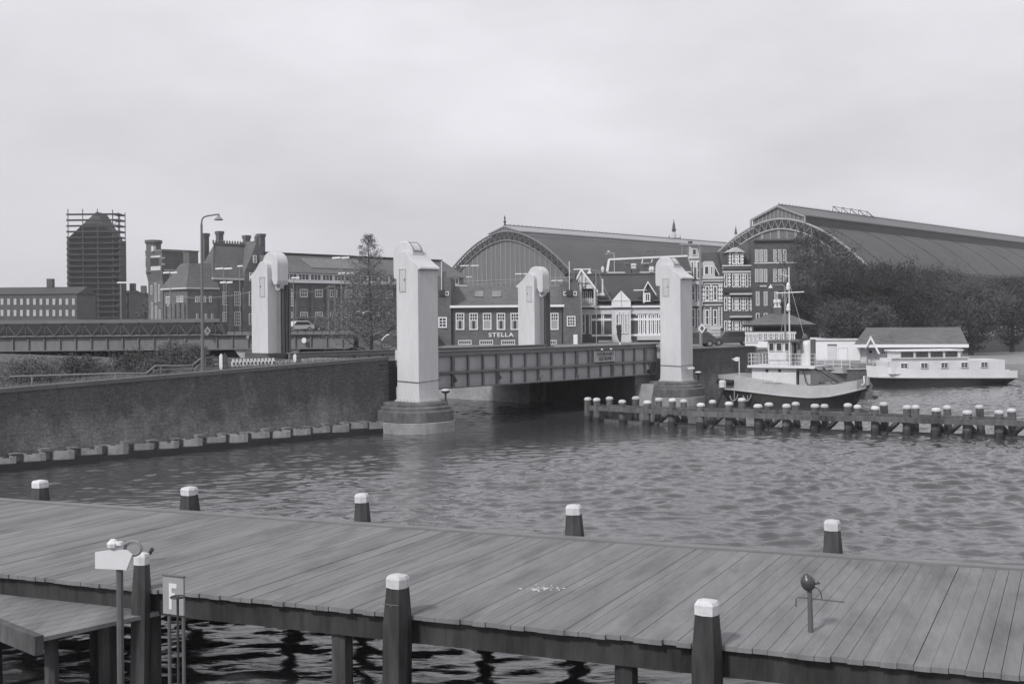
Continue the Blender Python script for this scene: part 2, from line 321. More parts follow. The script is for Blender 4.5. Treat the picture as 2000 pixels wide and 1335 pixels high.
i = 0; x = -.9
while x > -L_: b.box(x - 1.1, -.3, .59, x - .7, -.002, .615 + .04 * (i % 3)); x -= per; i += 1
b.build('piling_cap', mat('crumbling cap', .2, .5, 9, bump=.5), qw)
b = MB(); x = -.9
while x > -L_: b.ext([(x + .02, -.78, -.5), (x - .66, -.45, -.5), (x - .7, -.12, -.5), (x - 1.08, -.12, -.5), (x - 1.13, -.78, -.5)], (0, 0, .79 + .05 * math.sin(x * 2.3))); x -= per
b.build('tide_band', mat('wet weed', .035, .3, 6, .5), qw)
b = MB()
for i in range(7): z = .9 + i * .42; b.path([(-.62, -.01, z), (-.62, -.12, z), (-.2, -.12, z), (-.2, -.01, z)], .018)
b.build('ladder', 'iron', qw)

# right quay walls
rq = thing('quay_wall', 'dark brick quay wall with rounded end between the right pylon and the tug', 'quay wall', W(23.6, 1.3), AU)
b = MB(); b.box(0, 0, -2, 10.4, .45, 3.3); b.lathe([(.65, -2), (.65, 3.3)], (10.5, .62, 0), 16); b.box(10.5, .7, -2, 11.1, 10.5, 3.25); b.build('brick_face', 'brickw', rq)
b = MB(); b.box(-.1, -.06, 3.302, 10.4, .5, 3.46); b.lathe([(.74, 3.304), (.74, 3.38), (.6, 3.46)], (10.5, .62, 0), 16); b.build('coping', mat('dark coping', .07, .2, 4), rq)
cq = thing('abutment', 'pale concrete quay abutment low under the far side of the bridge', 'abutment', W(17.3, 9.5), AU)
MB().box(0, 0, -2, .28, 60, 1.25).box(-.2, -.5, -2, .9, .45, 1.5).build('concrete_face', 'conl', cq)
MB().box(-.05, .5, 1.252, .3, 60, 1.36).build('ledge', 'conc', cq)
MB().box(.95, -.2, -2, 2.95, .3, 2.1).build('recess_wall', 'concd', cq)  # dark colour carries the shade under the bridge deck
aq = thing('abutment', 'stone abutment coloured dark for the shade under the right end of the lifting bridge', 'abutment', W(20.3, 1.8), AU)
MB().box(0, 0, -2, .38, 7.6, 1.9).build('stone_face', 'concd', aq)  # shade below the bridge is put into this dark stone colour
MB().ext([(-.55, -1.4, -1), (1.3, -1.4, -1), (1.3, -1.4, 1.35), (.15, -1.4, 1.35)], (0, 1.3, 0)).build('buttress', 'conc', aq)

# ------------------------------------------------------------------ lifting bridge pylons
PZ = 1.5
def arc(cx, cz, r, a0, a1, n): return [(cx + r * math.cos(R(a0 + (a1 - a0) * i / n)), cz + r * math.sin(R(a0 + (a1 - a0) * i / n))) for i in range(n + 1)]
def pylon(label, loc, rz, door, ped, inner_dark):
    t = thing('bridge_pylon', label, 'bridge pylon', (loc.x, loc.y, PZ), rz, 'pylons of the lifting bridge')
    hw = .675
    prof = [(-.84, 0), (.84, 0), (.8, .6), (.8, 7.1)] + [(.74, 7.3), (.6, 7.42), (.35, 7.5), (.1, 7.46), (-.06, 7.34), (-.2, 7.18), (-.4, 7.0), (-.66, 6.83), (-.92, 6.68), (-.98, 6.6), (-.98, 6.54), (-.8, 6.5), (-.8, .6)]
    b = MB(); b.ext([(x, -hw, z) for x, z in prof], (0, 2 * hw, 0)); sh = b.build('shaft', 'pyl', t)
    bv = sh.modifiers.new('bevel', 'BEVEL'); bv.width = .05; bv.segments = 3; bv.limit_method = 'ANGLE'
    pr = arc(.62, 7.27, .735, 190, 0, 22); pr += [(1.355, 6.35), (1.30, 6.12), (1.0, 6.1), (.8, 6.45), (.8, 6.9), (.3, 7.1)]
    b = MB(); b.ext([(x, -.39, z) for x, z in pr], (0, .78, 0)); ho = b.build('sheave_hood', 'pyl', t)
    bv = ho.modifiers.new('bevel', 'BEVEL'); bv.width = .05; bv.segments = 3; bv.limit_method = 'ANGLE'; bv.angle_limit = R(40)
    # inspection hatch on the outer side of the hood
    b = MB()
    for a0, a1 in ((112, 118), (160, 166)):
        q = arc(.62, 7.27, .75, a0, a1, 2); q2 = arc(.62, 7.27, .72, a1, a0, 2); b.ext([(x, -.27, z) for x, z in q + q2], (0, .54, 0))
    for y in (-.30, .25):
        q = arc(.62, 7.27, .757, 112, 166, 6); q2 = arc(.62, 7.27, .72, 166, 112, 6); b.ext([(x, y, z) for x, z in q + q2], (0, .05, 0))
    b.build('hatch', mat('hatch paint', .22, .3, 8), ho)
    # base flange with bolts
    b = MB(); b.box(-.9, -.74, 0, .9, .74, .07)
    for i in range(7):
        for s in (-1, 1): b.box(-.8 + i * .26, s * .72 - .02, .07, -.76 + i * .26, s * .72 + .02, .12)
    for i in range(5):
        for s in (-1, 1): b.box(s * .87 - .02, -.6 + i * .3, .07, s * .87 + .02, -.56 + i * .3, .12)
    b.build('base_flange', 'pylp', t)
    # guide rails and lifting cables on the bridge side
    q_ = 1 if inner_dark else -1; bx = lambda x0_, y0_, z0_, x1_, y1_, z1_: b.box(x0_, min(q_ * y0_, q_ * y1_), z0_, x1_, max(q_ * y0_, q_ * y1_), z1_)
    b = MB(); bx(.802, -.05, .1, .9, .66, 6.2)
    for y in (-.05, .17, .4, .6): bx(.9, y, .1, 1.16, y + .06, 6.1)
    b.build('guide_rail', 'gird2', t)
    b = MB()
    for y in (.08, .3, .52): b.tube((1.2, q_ * y, .8), (1.2, q_ * y, 6.3), .03, n=6)
    b.build('cable', 'iron', t)
    b = MB(); b.lathe([(.3, -.12), (.34, -.1), (.3, -.05), (.3, .05), (.34, .1), (.3, .12)], n=16); v = [Vector((x, z, y)) for x, y, z in b.v]; b.v = [(p.x + 1.0, p.y, p.z + 6.12) for p in v]
    b.build('sheave', 'pylp', t)
    s = door
    b = MB(); y0 = s * hw
    for (xa, za, xb, zb) in ((.07, 5.45, .57, 5.48), (.07, 6.57, .57, 6.6), (.07, 5.48, .10, 6.57), (.54, 5.48, .57, 6.57)): b.box(xa, min(y0, y0 + s * .035), za, xb, max(y0, y0 + s * .035), zb)
    b.box(.12, min(y0, y0 + s * .012), 5.5, .52, max(y0, y0 + s * .012), 6.55)
    d = b.build('hatch_door', 'pylp', t); MB().box(.14, min(y0 + s * .013, y0 + s * .05), 6.0, .17, max(y0 + s * .013, y0 + s * .05), 6.1).build('handle', 'dark', d)
    if ped:
        n = 40
        for nm, pr_, mt in (('footing', [(1.92, -1.5), (1.94, -.98), (1.90, -.96)], 'conl'), ('plinth', [(1.86, -.962), (1.88, -.93), (1.88, -.46), (1.84, -.40)], 'concd'), ('step', [(1.76, -.402), (1.76, -.26), (1.70, -.2), (1.6, -.198), (1.6, -.1), (1.55, -.004)], 'concd')):
            MB().lathe([(r_q * .965, z_q) for r_q, z_q in pr_], (.2, 0, 0), n, pw=2.4).build(nm, mt, t)
        b = MB(); z = 1.02
        b.path([(.86, s * .72, z), (-.86, s * .72, z - .04), (-.86, -s * .72, z + .04)], .016); b.build('chain', 'dark', t)
        b = MB(); b.tube((-1.05, -s * .9, 0), (-1.05, -s * .9, .38), .05).lathe([(.09, .38), (.2, .42), (.22, .5), (.12, .56)], (-1.05, -s * .9, 0), 12); b.build('navigation_lamp', 'dark', t)
        MB().lathe([(.2, .5), (.2, .56), (.1, .6)], (-1.05, -s * .9, 0), 12).build('lamp_lid', 'white2', t)
        if rz != 0: pass
    else:
        MB().box(-1.1, -.95, -1.6, 1.25, .95, 2.25).build('plinth', 'brickd', t)
    return t
pa = pylon('nearest and tallest white steel pylon on a stepped round pier', W(0, 0), AU + R(90), 1, True, False)
pb = pylon('white steel pylon on a pier at the right end of the bridge, beside the tug', W(22.4, 0), AU + R(90), 1, True, False)
pc = pylon('white steel pylon with sheave hood at left, behind the brick quay wall', W(0, 12.7), AU - R(90), -1, False, True)
pd = pylon('small white steel pylon beyond the bridge, in front of the brick building with STELLA letters', W(22.9, 12.95), AU - R(90), -1, False, True)
pd.location.z = PZ - .15
for p in (pa,):
    b = MB(); b.box(.82, .30, 2.05, 1.0, .62, 2.55); b.build('junction_box', 'pylp', p)
for x in (0,):
    b = MB(); b.path([(-1.02, .1, .85), (-.86, .1, .85)], .03); b.lathe([(.05, .78), (.14, .8), (.1, .9)], (-1.1, .1, 0), 10); b.lathe([(.05, .78), (.14, .8), (.1, .9)], (-1.1, -.2, 0), 10); b.build('twin_lamp', 'white2', pb)

# ------------------------------------------------------------------ lifting deck with plate girders
br = thing('lifting_bridge', 'grey riveted plate-girder bridge deck spanning between the pylons', 'bridge', W(0, 0), AU)
ZT, ZB = 3.84, 1.96; X0, X1 = .25, 22.3
def girder(yf, sgn):
    g = MB(); g.box(X0, yf - .02, ZB, X1, yf + .02, ZT); g.build('web', 'gird', br)
    f = MB(); f.box(X0, yf - .24, ZT, X1, yf + .24, ZT + .06); f.box(X0, yf - .24, ZB - .06, X1, yf + .24, ZB)
    f.box(X0, yf - .17, ZT - .22, X1, yf - .022, ZT - .17)
    zm = ZB + (ZT - ZB) * .42; f.box(X0, yf - .2, zm - .06, X1, yf - .022, zm + .06)
    f.build('flange', 'gird2', br)
    n = 19
    for i in range(n + 1):
        s = MB(); x = X0 + .15 + (X1 - X0 - .3) * i / n; wd = .1 if i % 3 else .2
        s.box(x - wd / 2, yf - .15, ZB, x + wd / 2, yf - .022, zm - .06); s.box(x - wd / 2, yf - .15, zm + .06, x + wd / 2, yf - .022, ZT - .22)
        if i % 3 == 0: s.ext([(x - .03, yf - .15, zm - .06), (x - .03, yf - .42, ZB + .35), (x - .03, yf - .15, ZB + .2)], (0.06, 0, 0))
        s.build('stiffener', 'gird2', br)
    r = MB()
    for i in range(n):
        x = X0 + .15 + (X1 - X0 - .3) * (i + .5) / n
        for z in (ZB + .12, zm - .13, zm + .13, ZT - .3):
            for q in range(-3, 4): r.box(x + q * .14 - .015, yf - .035, z - .015, x + q * .14 + .015, yf - .021, z + .015)
    r.build('rivet_row', 'gird2', br)
girder(1.55, -1); ZT = 3.7; girder(11.2, -1); ZT = 3.84
MB().box(X0, 1.58, 2.9, X1, 11.17, 3.2).build('deck', 'asph', br)
b = MB()
for i in range(12): x = X0 + .6 + i * 1.85; b.box(x - .12, 1.6, 2.1, x + .12, 11.15, 2.9)
b.build('cross_beam', 'dark', br)
b = MB(); b.lathe([(.0, 0), (.34, 0), (.34, .12), (.2, .12)], n=20); b.v = [(x + 21.4, 1.3 - z, y + 2.35) for x, y, z in b.v]; b.build('hand_wheel', 'dark', br)
# DOORVAART GESTREMD sign, hung on the girder
def girder_local(px, py, yf):
    o = W(0, yf); k, rz_ = ray(px, py); t = (k * o.y - o.x) / (U.x - k * U.y); return t, H + rz_ * (o.y + t * U.y)
xa, za = girder_local(1161, 685, 1.3); xb, zb = girder_local(1203, 706, 1.3)
sg = thing('navigation_sign', 'pale board lettered DOORVAART GESTREMD hung on the bridge girder', 'sign', W(xa, 1.3), AU)
wd = xb - xa; zc_ = (za + zb) / 2; hh_ = za - zb
MB().box(0, 0, zb, wd, .04, za).build('board', 'sign', sg)
b = MB(); [b.box(x0, -.01, z0, x1, 0, z1) for x0, z0, x1, z1 in ((0, zb, wd, zb + .03), (0, za - .03, wd, za), (0, zb, .03, za), (wd - .03, zb, wd, za))]; b.build('border', 'ink', sg)
lettering('lettering', 'DOORVAART\nGESTREMD', hh_ * .44, 'ink', sg, (wd / 2, -.012, zc_), (R(90), 0, 0), .008, sx=wd * .93 / (hh_ * .47 * 6.7), bold=0)
b = MB(); [b.lathe([(.02, 0), (.09, .02), (.04, .1)], (wd * q, -.08, za + .03), 10) for q in (.3, .72)]; b.build('lamp_hood', 'white2', sg)

# ------------------------------------------------------------------ timber fender of white-capped piles
caps_f = [(1148.5, 775), (1166, 776.5), (1216, 778), (1265.5, 780.5), (1314.5, 782), (1370, 784.5), (1425.5, 786), (1482, 787.5), (1538, 789), (1594, 790), (1658.5, 792), (1712, 793.5), (1775, 795), (1832, 796.5), (1893, 798), (1955, 799.5), (2018, 801)]
caps_r = [(1192, 774), (1244, 775.5), (1289, 777.5), (1338, 778.5), (1395, 780.5), (1453, 782), (1506, 784), (1559, 785.5), (1616, 787), (1681, 788), (1733, 790), (1796, 791.5), (1858, 793), (1922, 795), (1985, 796)]
fe = thing('timber_fender', 'double row of white-capped timber fender piles standing in the water before the tug', 'fender')
bf = []
def pile(par, x, y, z1, r=.2, lean=0, m='woodl', z0=-1.2, n=10):
    b = MB(); b.tube((x - lean, y, z0), (x, y, z1 - .13), r * 1.08, r, n); p = b.build('pile', m, par)
    MB().lathe([(r * 1.1, -.4), (r * 1.13, .12 + rnd.uniform(0, .1)), (r * 1.05, .26 + rnd.uniform(0, .1))], (x - lean * .45, y, 0), n).build('weed_band', MATS['wet weed'], p)
    MB().lathe([(r * 1.12, z1 - .15), (r * 1.14, z1 - .07), (r * .8, z1), (.02, z1 + .02)], (x, y, 0), n).build('cap', 'cap', p); return p
pts_f = [G(x, y, 1.33) for x, y in caps_f]; pts_r = [G(x, y, 1.36) for x, y in caps_r]
for i, p in enumerate(pts_f): pile(fe, p.x, p.y + .2, 1.33 + rnd.uniform(-.1, .1), .19 + rnd.uniform(-.015, .015), rnd.uniform(-.14, .14))
for i, p in enumerate(pts_r): pile(fe, p.x, p.y + .5, 1.36 + rnd.uniform(-.1, .1), .18 + rnd.uniform(-.015, .015), rnd.uniform(-.14, .14))
def beam(pts, dy, z0, z1, th, name):
    b = MB()
    for a, c in zip(pts[::2], pts[2::2] + pts[-1:]):
        if (c - a).length < .3: continue
        d = Vector((c.x - a.x, c.y - a.y, 0)); dz = rnd.uniform(-.03, .03); nrm = Vector((-d.y, d.x, 0)).normalized() * th
        b.ob((a.x, a.y + dy, z0 + dz), d * 1.02, nrm, (0, 0, z1 - z0))
    b.build(name, 'woodl', fe)
beam(pts_f, -.24, .62, .86, .2, 'walkway_beam'); beam(pts_r, .25, .66, .9, .18, 'walkway_beam')
beam(pts_f, .46, -.02, .16, .2, 'lower_beam')
b = MB()
for i in range(3, len(pts_f) - 1, 1):
    p = pts_f[i]; q = pts_r[min(i, len(pts_r) - 1)]
    MB().tube((q.x, q.y + .1, -.25), ((p.x * .35 + q.x * .65), p.y + .35, .72), .15, n=6).build('brace', 'wood', fe)
    if i % 2: MB().tube((p.x + .25, p.y + .3, -.2), (p.x + 1.15, p.y + .3, .64), .13, n=6).build('brace', 'wood', fe)
b = MB()
for a, c in zip(pts_f[1:], pts_f[2:]):
    m_ = (a + c) / 2; b.path([(a.x, a.y, 1.0), (a.x * .7 + c.x * .3, m_.y, .94), (m_.x, m_.y, .91), (a.x * .3 + c.x * .7, m_.y, .94), (c.x, c.y, 1.0)], .02, 5)
b.build('rope', 'iron', fe)
# lone mooring pile by the tug's bow
p = P(1411, 745, 69.5); mpile = thing('mooring_pile', 'lone leaning mooring pile with white head just left of the tug bow', 'mooring pile', (p.x, 69.5, 0))
b = MB(); b.tube((-.9, 0, -1), (0, 0, 1.25), .2, .17, 10); b.build('timber', 'wood', mpile); MB().lathe([(.21, 1.25), (.22, 1.6), (.16, 1.68)], (0, 0, 0), 10).build('head', 'cap', mpile)

# ------------------------------------------------------------------ foreground jetty
J0 = Vector((-8.45, 24.0, 0)); JA = math.atan2(-.372, .927); JD = Vector((.927, -.372, 0)); JN = Vector((.372, .927, 0)); ZJ = 1.6; JW = 5.75
jt = thing('timber_jetty', 'broad weathered plank jetty crossing the foreground water', 'jetty', J0, JA)
pm = mat('jetty planks', .175, .22, 2.2, .85, streak=1, bump=.3); t = pm.node_tree; [setattr(n_.inputs['Scale'], 'default_value', (7, .9, 1)) for n_ in t.nodes if n_.type == 'MAPPING']; bs = t.nodes['Principled BSDF']
# plank to plank variation, stains with shapes of their own
tcn = t.nodes.new('ShaderNodeTexCoord'); sx = t.nodes.new('ShaderNodeSeparateXYZ'); t.links.new(tcn.outputs['Object'], sx.inputs[0])
dvn = t.nodes.new('ShaderNodeMath'); dvn.operation = 'DIVIDE'; dvn.inputs[1].default_value = .18; shx = t.nodes.new('ShaderNodeMath'); shx.operation = 'MULTIPLY_ADD'; shx.inputs[1].default_value = -.082; t.links.new(sx.outputs[1], shx.inputs[0]); t.links.new(sx.outputs[0], shx.inputs[2]); t.links.new(shx.outputs[0], dvn.inputs[0])
fl = t.nodes.new('ShaderNodeMath'); fl.operation = 'FLOOR'; t.links.new(dvn.outputs[0], fl.inputs[0])
wn = t.nodes.new('ShaderNodeTexWhiteNoise'); wn.noise_dimensions = '1D'; t.links.new(fl.outputs[0], wn.inputs['W'])
mrn = t.nodes.new('ShaderNodeMapRange'); mrn.inputs[3].default_value = .92; mrn.inputs[4].default_value = 1.07; t.links.new(wn.outputs[0], mrn.inputs[0])
sm = t.nodes.new('ShaderNodeMapping'); sm.inputs['Scale'].default_value = (1.6, .45, 1); t.links.new(tcn.outputs['Object'], sm.inputs[0])
sn = t.nodes.new('ShaderNodeTexNoise'); sn.inputs['Scale'].default_value = 1.4; sn.inputs['Detail'].default_value = 5; t.links.new(sm.outputs[0], sn.inputs[0])
mrs = t.nodes.new('ShaderNodeMapRange'); mrs.inputs[1].default_value = .34; mrs.inputs[2].default_value = .5; mrs.inputs[3].default_value = .76; mrs.inputs[4].default_value = 1; t.links.new(sn.outputs[0], mrs.inputs[0])
mm = t.nodes.new('ShaderNodeMath'); mm.operation = 'MULTIPLY'; t.links.new(mrn.outputs[0], mm.inputs[0]); t.links.new(mrs.outputs[0], mm.inputs[1])
old = bs.inputs['Base Color'].links[0].from_socket; vm = t.nodes.new('ShaderNodeVectorMath'); vm.operation = 'SCALE'; t.links.new(old, vm.inputs[0]); t.links.new(mm.outputs[0], vm.inputs['Scale']); t.links.new(vm.outputs[0], bs.inputs['Base Color'])
b = MB(); x = -22.
while x < 30.8:
    dz = rnd.uniform(-.004, .004); y0_ = -JW + rnd.uniform(-.03, .03); b.ob((x + .082 * y0_, y0_, ZJ - .06), (rnd.choice((.1715, .173, .1745, .1755, .1765)), 0, 0), ((-.24 - y0_) * .082, -.24 - y0_, 0), (0, 0, .06 + dz)); x += .18
b.build('plank', pm, jt)
MB().box(-22, -.22, ZJ - .3, 31, .0, ZJ + .03).build('edge_board', mat('edge board', .17, .2, 4), jt)
MB().box(-22, -JW + .1, ZJ - .4, 31, -JW + .35, ZJ - .07).box(-22, -3, ZJ - .4, 31, -2.75, ZJ - .07).build('beam', 'wood', jt)
for i in range(12):
    for y in (-.4, -JW + .3): MB().tube((-20 + i * 4.1, y, -1), (-20 + i * 4.1, y, ZJ - .3), .15).build('support_pile', 'wood', jt)
def jline(px, off):
    k = ray(px, 1000)[0]; o = J0 + JN * off; t_ = (k * o.y - o.x) / (JD.x - k * JD.y); return o + JD * t_
def bollard(px, ytop, off, wpx, label, hexa=True, wire=False):
    p = jline(px, off); z1 = Z(px, ytop, p.y); r = wpx / 2 / FP * p.y
    o = thing('jetty_post', label, 'mooring post', (p.x, p.y, 0), JA + rnd.uniform(-.3, .3), 'white-capped posts along the jetty'); o.rotation_euler[0] = rnd.uniform(-.02, .02); o.rotation_euler[1] = rnd.uniform(-.025, .025)
    n = 8; b = MB(); b.lathe([(r * 1.3, -1.2), (r * 1.25, ZJ - .1), (r * .96, z1 - .13)], n=n, pw=3.2); b.build('timber', 'wood', o)
    MB().lathe([(r * 1.0, z1 - .16), (r * 1.02, z1 - .045), (r * .85, z1 - .005), (.03, z1 + .015)], n=n, pw=3.2).build('cap', 'cap', o)
    if wire: MB().path([(-r, -r * 1.04, z1 - .38), (r, -r * 1.04, z1 - .36)], .008).box(-.01, -r * 1.1, z1 - .7, .01, -r * .9, z1 - .36).build('staple', 'iron', o)
    return o
bollard(373, 950, .22, 29, 'white-capped dark post at the jetty edge, leftmost in the water side row')
bollard(711, 963, .22, 28, 'white-capped dark post at the jetty edge, straight below the nearest pylon')
bollard(1126, 985, .22, 32, 'white-capped grey-brown post at the jetty edge, right of picture centre')
bollard(1630, 1015, .22, 32, 'squarish white-capped post at the jetty edge, far right')
bollard(271, 1080, -JW - .1, 28, 'white-capped post with flaking pale side by the lower walkway')
bollard(771, 1121, -JW - .1, 40, 'white-capped post with wire staple on the near side of the jetty', wire=True)
bollard(1378, 1172, -JW - .1, 46, 'white-capped post on the near side of the jetty, low in the picture right of centre')
bollard(78, 938, .22, 27, 'white-capped post at the jetty edge near the left border')
p0 = G(1058, 1150, ZJ); b = MB(); r_ = random.Random(9)
for i in range(90):
    g_ = Vector((p0.x + r_.gauss(0, .13), p0.y + r_.gauss(0, .09), ZJ + .008)); rr_ = abs(r_.gauss(0, .009)) + .003; b.lathe([(rr_, 0), (rr_ * .6, .003)], g_, 6)
tag(b.build('bird_droppings', 'signw'), 'spatter of white bird droppings on the jetty planks below centre', 'droppings')
# lower walkway at lower left
lw = thing('lower_walkway', 'low plank walkway below the jetty at the lower left corner', 'walkway', (0, 0, 0))
a = G(232, 1143, 1.25); c = G(330, 1172, 1.25); d = (c - a); d.z = 0; d.normalize(); nn_ = Vector((d.y, -d.x, 0))
b = MB(); i = -14
while i < 8:
    o = a + d * (i * .25); b.ob((o.x, o.y, 1.19), d * .238, nn_ * 2.2, (0, 0, .06)); i += 1
b.build('plank', pm, lw)
o = a - d * 3.5; MB().ob((o.x, o.y, 1.02), d * 5.5, -nn_ * .12, (0, 0, .26)).ob((o.x + nn_.x * 2.2, o.y + nn_.y * 2.2, 1.02), d * 5.5, nn_ * .12, (0, 0, .26)).build('edge_beam', 'woodl', lw)
for q in (-2.6, -.2, 1.6):
    for q2 in (.3, 1.9): o = a + d * q + nn_ * q2; MB().tube((o.x, o.y, -1), (o.x, o.y, 1.18), .1).build('support_pile', 'wood', lw)
b = MB(); o = a + d * .2 - nn_ * .35; b.path([(o.x - 1.5, o.y + .6, 1.42), (o.x + .9, o.y - .2, 1.36)], .04).path([(o.x - 1.5, o.y + .6, 1.2), (o.x + .9, o.y - .2, 1.14)], .035).path([(o.x + .1, o.y + .1, 1.8), (o.x - .35, o.y + .2, 1.2)], .035); b.build('pipe_rail', 'dark', lw)
# letter sign
Y = 12.6; p = P(338, 1150, Y); sgn = thing('letter_sign', 'pale grey board with white letter F standing at the lower left', 'sign', (p.x, Y, 0), R(-24))
zt = Z(315, 1126, Y); wd = .29
MB().box(-wd / 2, 0, zt - .42, wd / 2, .025, zt).build('board', 'signg', sgn)
MB().box(-wd / 2 - .008, -.008, zt + .001, wd / 2 + .008, .034, zt + .014).build('edge_strip', 'iron', sgn)
zl = zt - .075
MB().box(-.055, -.006, zl - .29, -.015, 0, zl).box(-.015, -.006, zl - .05, .055, 0, zl).box(-.015, -.006, zl - .15, .03, 0, zl - .105).build('lettering', 'signw', sgn)
MB().tube((-.1, .05, 1.0), (-.1, .05, zt - .05), .02).tube((.1, .05, 1.0), (.1, .05, zt - .05), .02).build('post', 'iron', sgn)
Y = 12.1; p = P(347, 1165, Y); hw_ = thing('valve_wheel', 'small dark valve handwheel in front of the letter sign', 'valve wheel', (p.x, Y, 0))
z = p.z; b = MB(); b.path([(.075 * math.cos(i * .4189), .075 * math.sin(i * .4189), z) for i in range(16)], .008); b.path([(-.075, 0, z), (.075, 0, z)], .007).path([(0, -.075, z), (0, .075, z)], .007).build('rim', 'dark', hw_)
MB().tube((0, 0, .9), (0, 0, z), .014).build('spindle', 'dark', hw_)
# left white board with ring
Y = 14.3; p = P(228, 1090, Y); wb = thing('rescue_board', 'white angular board on a dark post with rope ring behind, lower left edge', 'sign', (p.x, Y, 0), R(-10))
zt = Z(228, 1073, Y); zb = Z(228, 1111, Y)
MB().ext([(-.3, 0, zb), (.13, 0, zb - .005), (.21, 0, zt - .06), (.13, 0, zt), (-.12, 0, zt - .01), (-.3, 0, zt - .04)], (0, .03, 0)).build('board', 'signw', wb)
MB().tube((0, .07, .9), (0, .07, zb + .1), .045).build('post', 'iron', wb)
b = MB(); b.path([(.16 + .11 * math.cos(i * .4), .12, zt + .0 + .09 * math.sin(i * .4)) for i in range(17)], .022); b.build('rope_ring', 'pole', wb)
b = MB(); b.lathe([(.02, 0), (.07, .03), (.08, .08), (.03, .13)], (-.06, .02, zt), 8).lathe([(.02, 0), (.05, .02), (.04, .06)], (.03, .02, zt + .04), 8); b.build('rope_knot', 'signw', wb)
# round-headed device on the jetty, lower right
Y = 14.0; p = P(1578, 1137, Y); dk = thing('round_lamp', 'small dark pear-shaped lamp head on a short post, lower right on the jetty', 'lamp', (p.x, Y, ZJ))
z = p.z - ZJ
b = MB(); b.lathe([(.01, -.1), (.06, -.085), (.088, -.03), (.09, .02), (.07, .07), (.035, .095), (.03, .115), (.01, .12)], (0, 0, 0), 20); M_ = Matrix.Rotation(R(-14), 3, 'Y'); b.v = [tuple(M_ @ Vector(v) + Vector((0, 0, z))) for v in b.v]; b.build('lamp_head', mat('dark enamel', .05, .2, 5, .3, .5), dk, smooth=True)
MB().tube((.03, 0, 0), (.02, 0, z - .08), .035, .03).build('post', 'iron', dk)
b = MB(); b.path([(.08, 0, z - .02), (.12, 0, z - .01)], .012).lathe([(.01, 0), (.022, .01), (.01, .03)], (.13, 0, z - .02), 8); b.build('knob', 'dark', dk)
b = MB(); b.path([(.07, 0, z - .05), (.13, 0, z - .08), (.16, 0, z - .13), (.175, 0, z - .22)], .006); b.build('cable', 'dark', dk)
b = MB(); b.path([(-.15, 0, z - .3), (-.15, 0, z - .2), (-.12, 0, z - .18), (.45, 0, z - .245)], .009); b.build('bracket', 'iron', dk)

# ------------------------------------------------------------------ things on the left quay
def quay_z(p): 
    t_ = (p - A0).dot(U); return ZW(t_) - .1
p = G(396, 722, 3.42); z = 3.36
lp = thing('street_lamp', 'tall street lamp with swan-neck arm and bell shade above the left quay', 'street lamp', (p.x, p.y, z))
zt = Z(393, 424, p.y) - z
b = MB(); b.tube((0, 0, 0), (0, 0, 1.1), .095, .08).tube((0, 0, 1.1), (0, 0, zt - .3), .07, .05, 10)
b.path([(0, 0, zt - .3), (.02, 0, zt - .12), (.1, 0, zt), (.25, 0, zt + .05), (.72, 0, zt + .12)], .035, 8); b.build('pole', 'poled', lp)
MB().lathe([(.03, .02), (.05, -.02), (.06, -.1), (.16, -.2), (.2, -.24), (.19, -.27)], (.76, 0, zt + .13), 16).build('lamp_shade', 'pole', lp)
# railings
def rail(name, label, pts, rails, posts, m='iron', r=.03):
    o = thing(name, label, 'railing', (pts[0].x, pts[0].y, 0)); q = [Vector((p_.x - pts[0].x, p_.y - pts[0].y, p_.z)) for p_ in pts]
    for dz in rails: MB().path([v + Vector((0, 0, dz)) for v in q], r).build('rail', m, o)
    b = MB()
    for k in posts:
        i = int(k); f = k - i; a_ = q[i].lerp(q[min(i + 1, len(q) - 1)], f); b.tube((a_.x, a_.y, 2.6), (a_.x, a_.y, a_.z), r * 1.1)
    b.build('post', m, o); return o
yr = 50
rail('tube_railing', 'pale tube railing stepping up along the top of the left quay', [P(20, 735, 45), P(225, 729, 47), P(285, 729, 48), P(303, 714, 48.5), P(355, 714, 49.5), P(375, 713, 50), P(392, 700, 50.5)], (0,), (.2, 1, 3.2, 5), 'pole', .035)
rail('tube_railing', 'lower tube railing with a hooked end behind the lamp post', [P(299, 722, 48.3), P(303, 722.5, 48.4), P(298, 728, 48.3), P(308, 722, 48.6), P(380, 720, 50), P(392, 710, 50.5)], (0,), (3.4, 4), 'pole', .03)
rail('plank_fence', 'dark three-rail fence between the lamp post and the striped marker post', [P(402, 698, 52), P(428, 698, 52.5)], (0, -.2, -.4, -.6), (0, .5, 1), 'iron', .035)
def marker(px, y0, y1, Y, label):
    p = P(px, y0, Y); z0 = Z(px, y1, Y); o = thing('marker_post', label, 'marker post', (p.x, Y, z0 - .4), R(8)); h_ = p.z - z0 + .4
    MB().ext([(-.13, -.11, 0), (.02, -.11, 0), (.02, -.11, h_ - .09), (-.05, -.11, h_ - .0), (-.13, -.11, h_ - .1)], (0, .22, 0)).build('white_face', 'white', o)
    MB().ext([(.022, -.13, 0), (.24, -.1, 0), (.24, -.1, h_ - .16), (.11, -.11, h_), (.022, -.13, h_ - .1)], (0, .24, 0)).build('dark_face', 'brickd', o)
marker(434, 690, 722, 52, 'white and dark marker post with notched top left of the checkered barrier')
marker(578, 690, 711, 56, 'white and dark marker post with notched top just right of the left pylon')
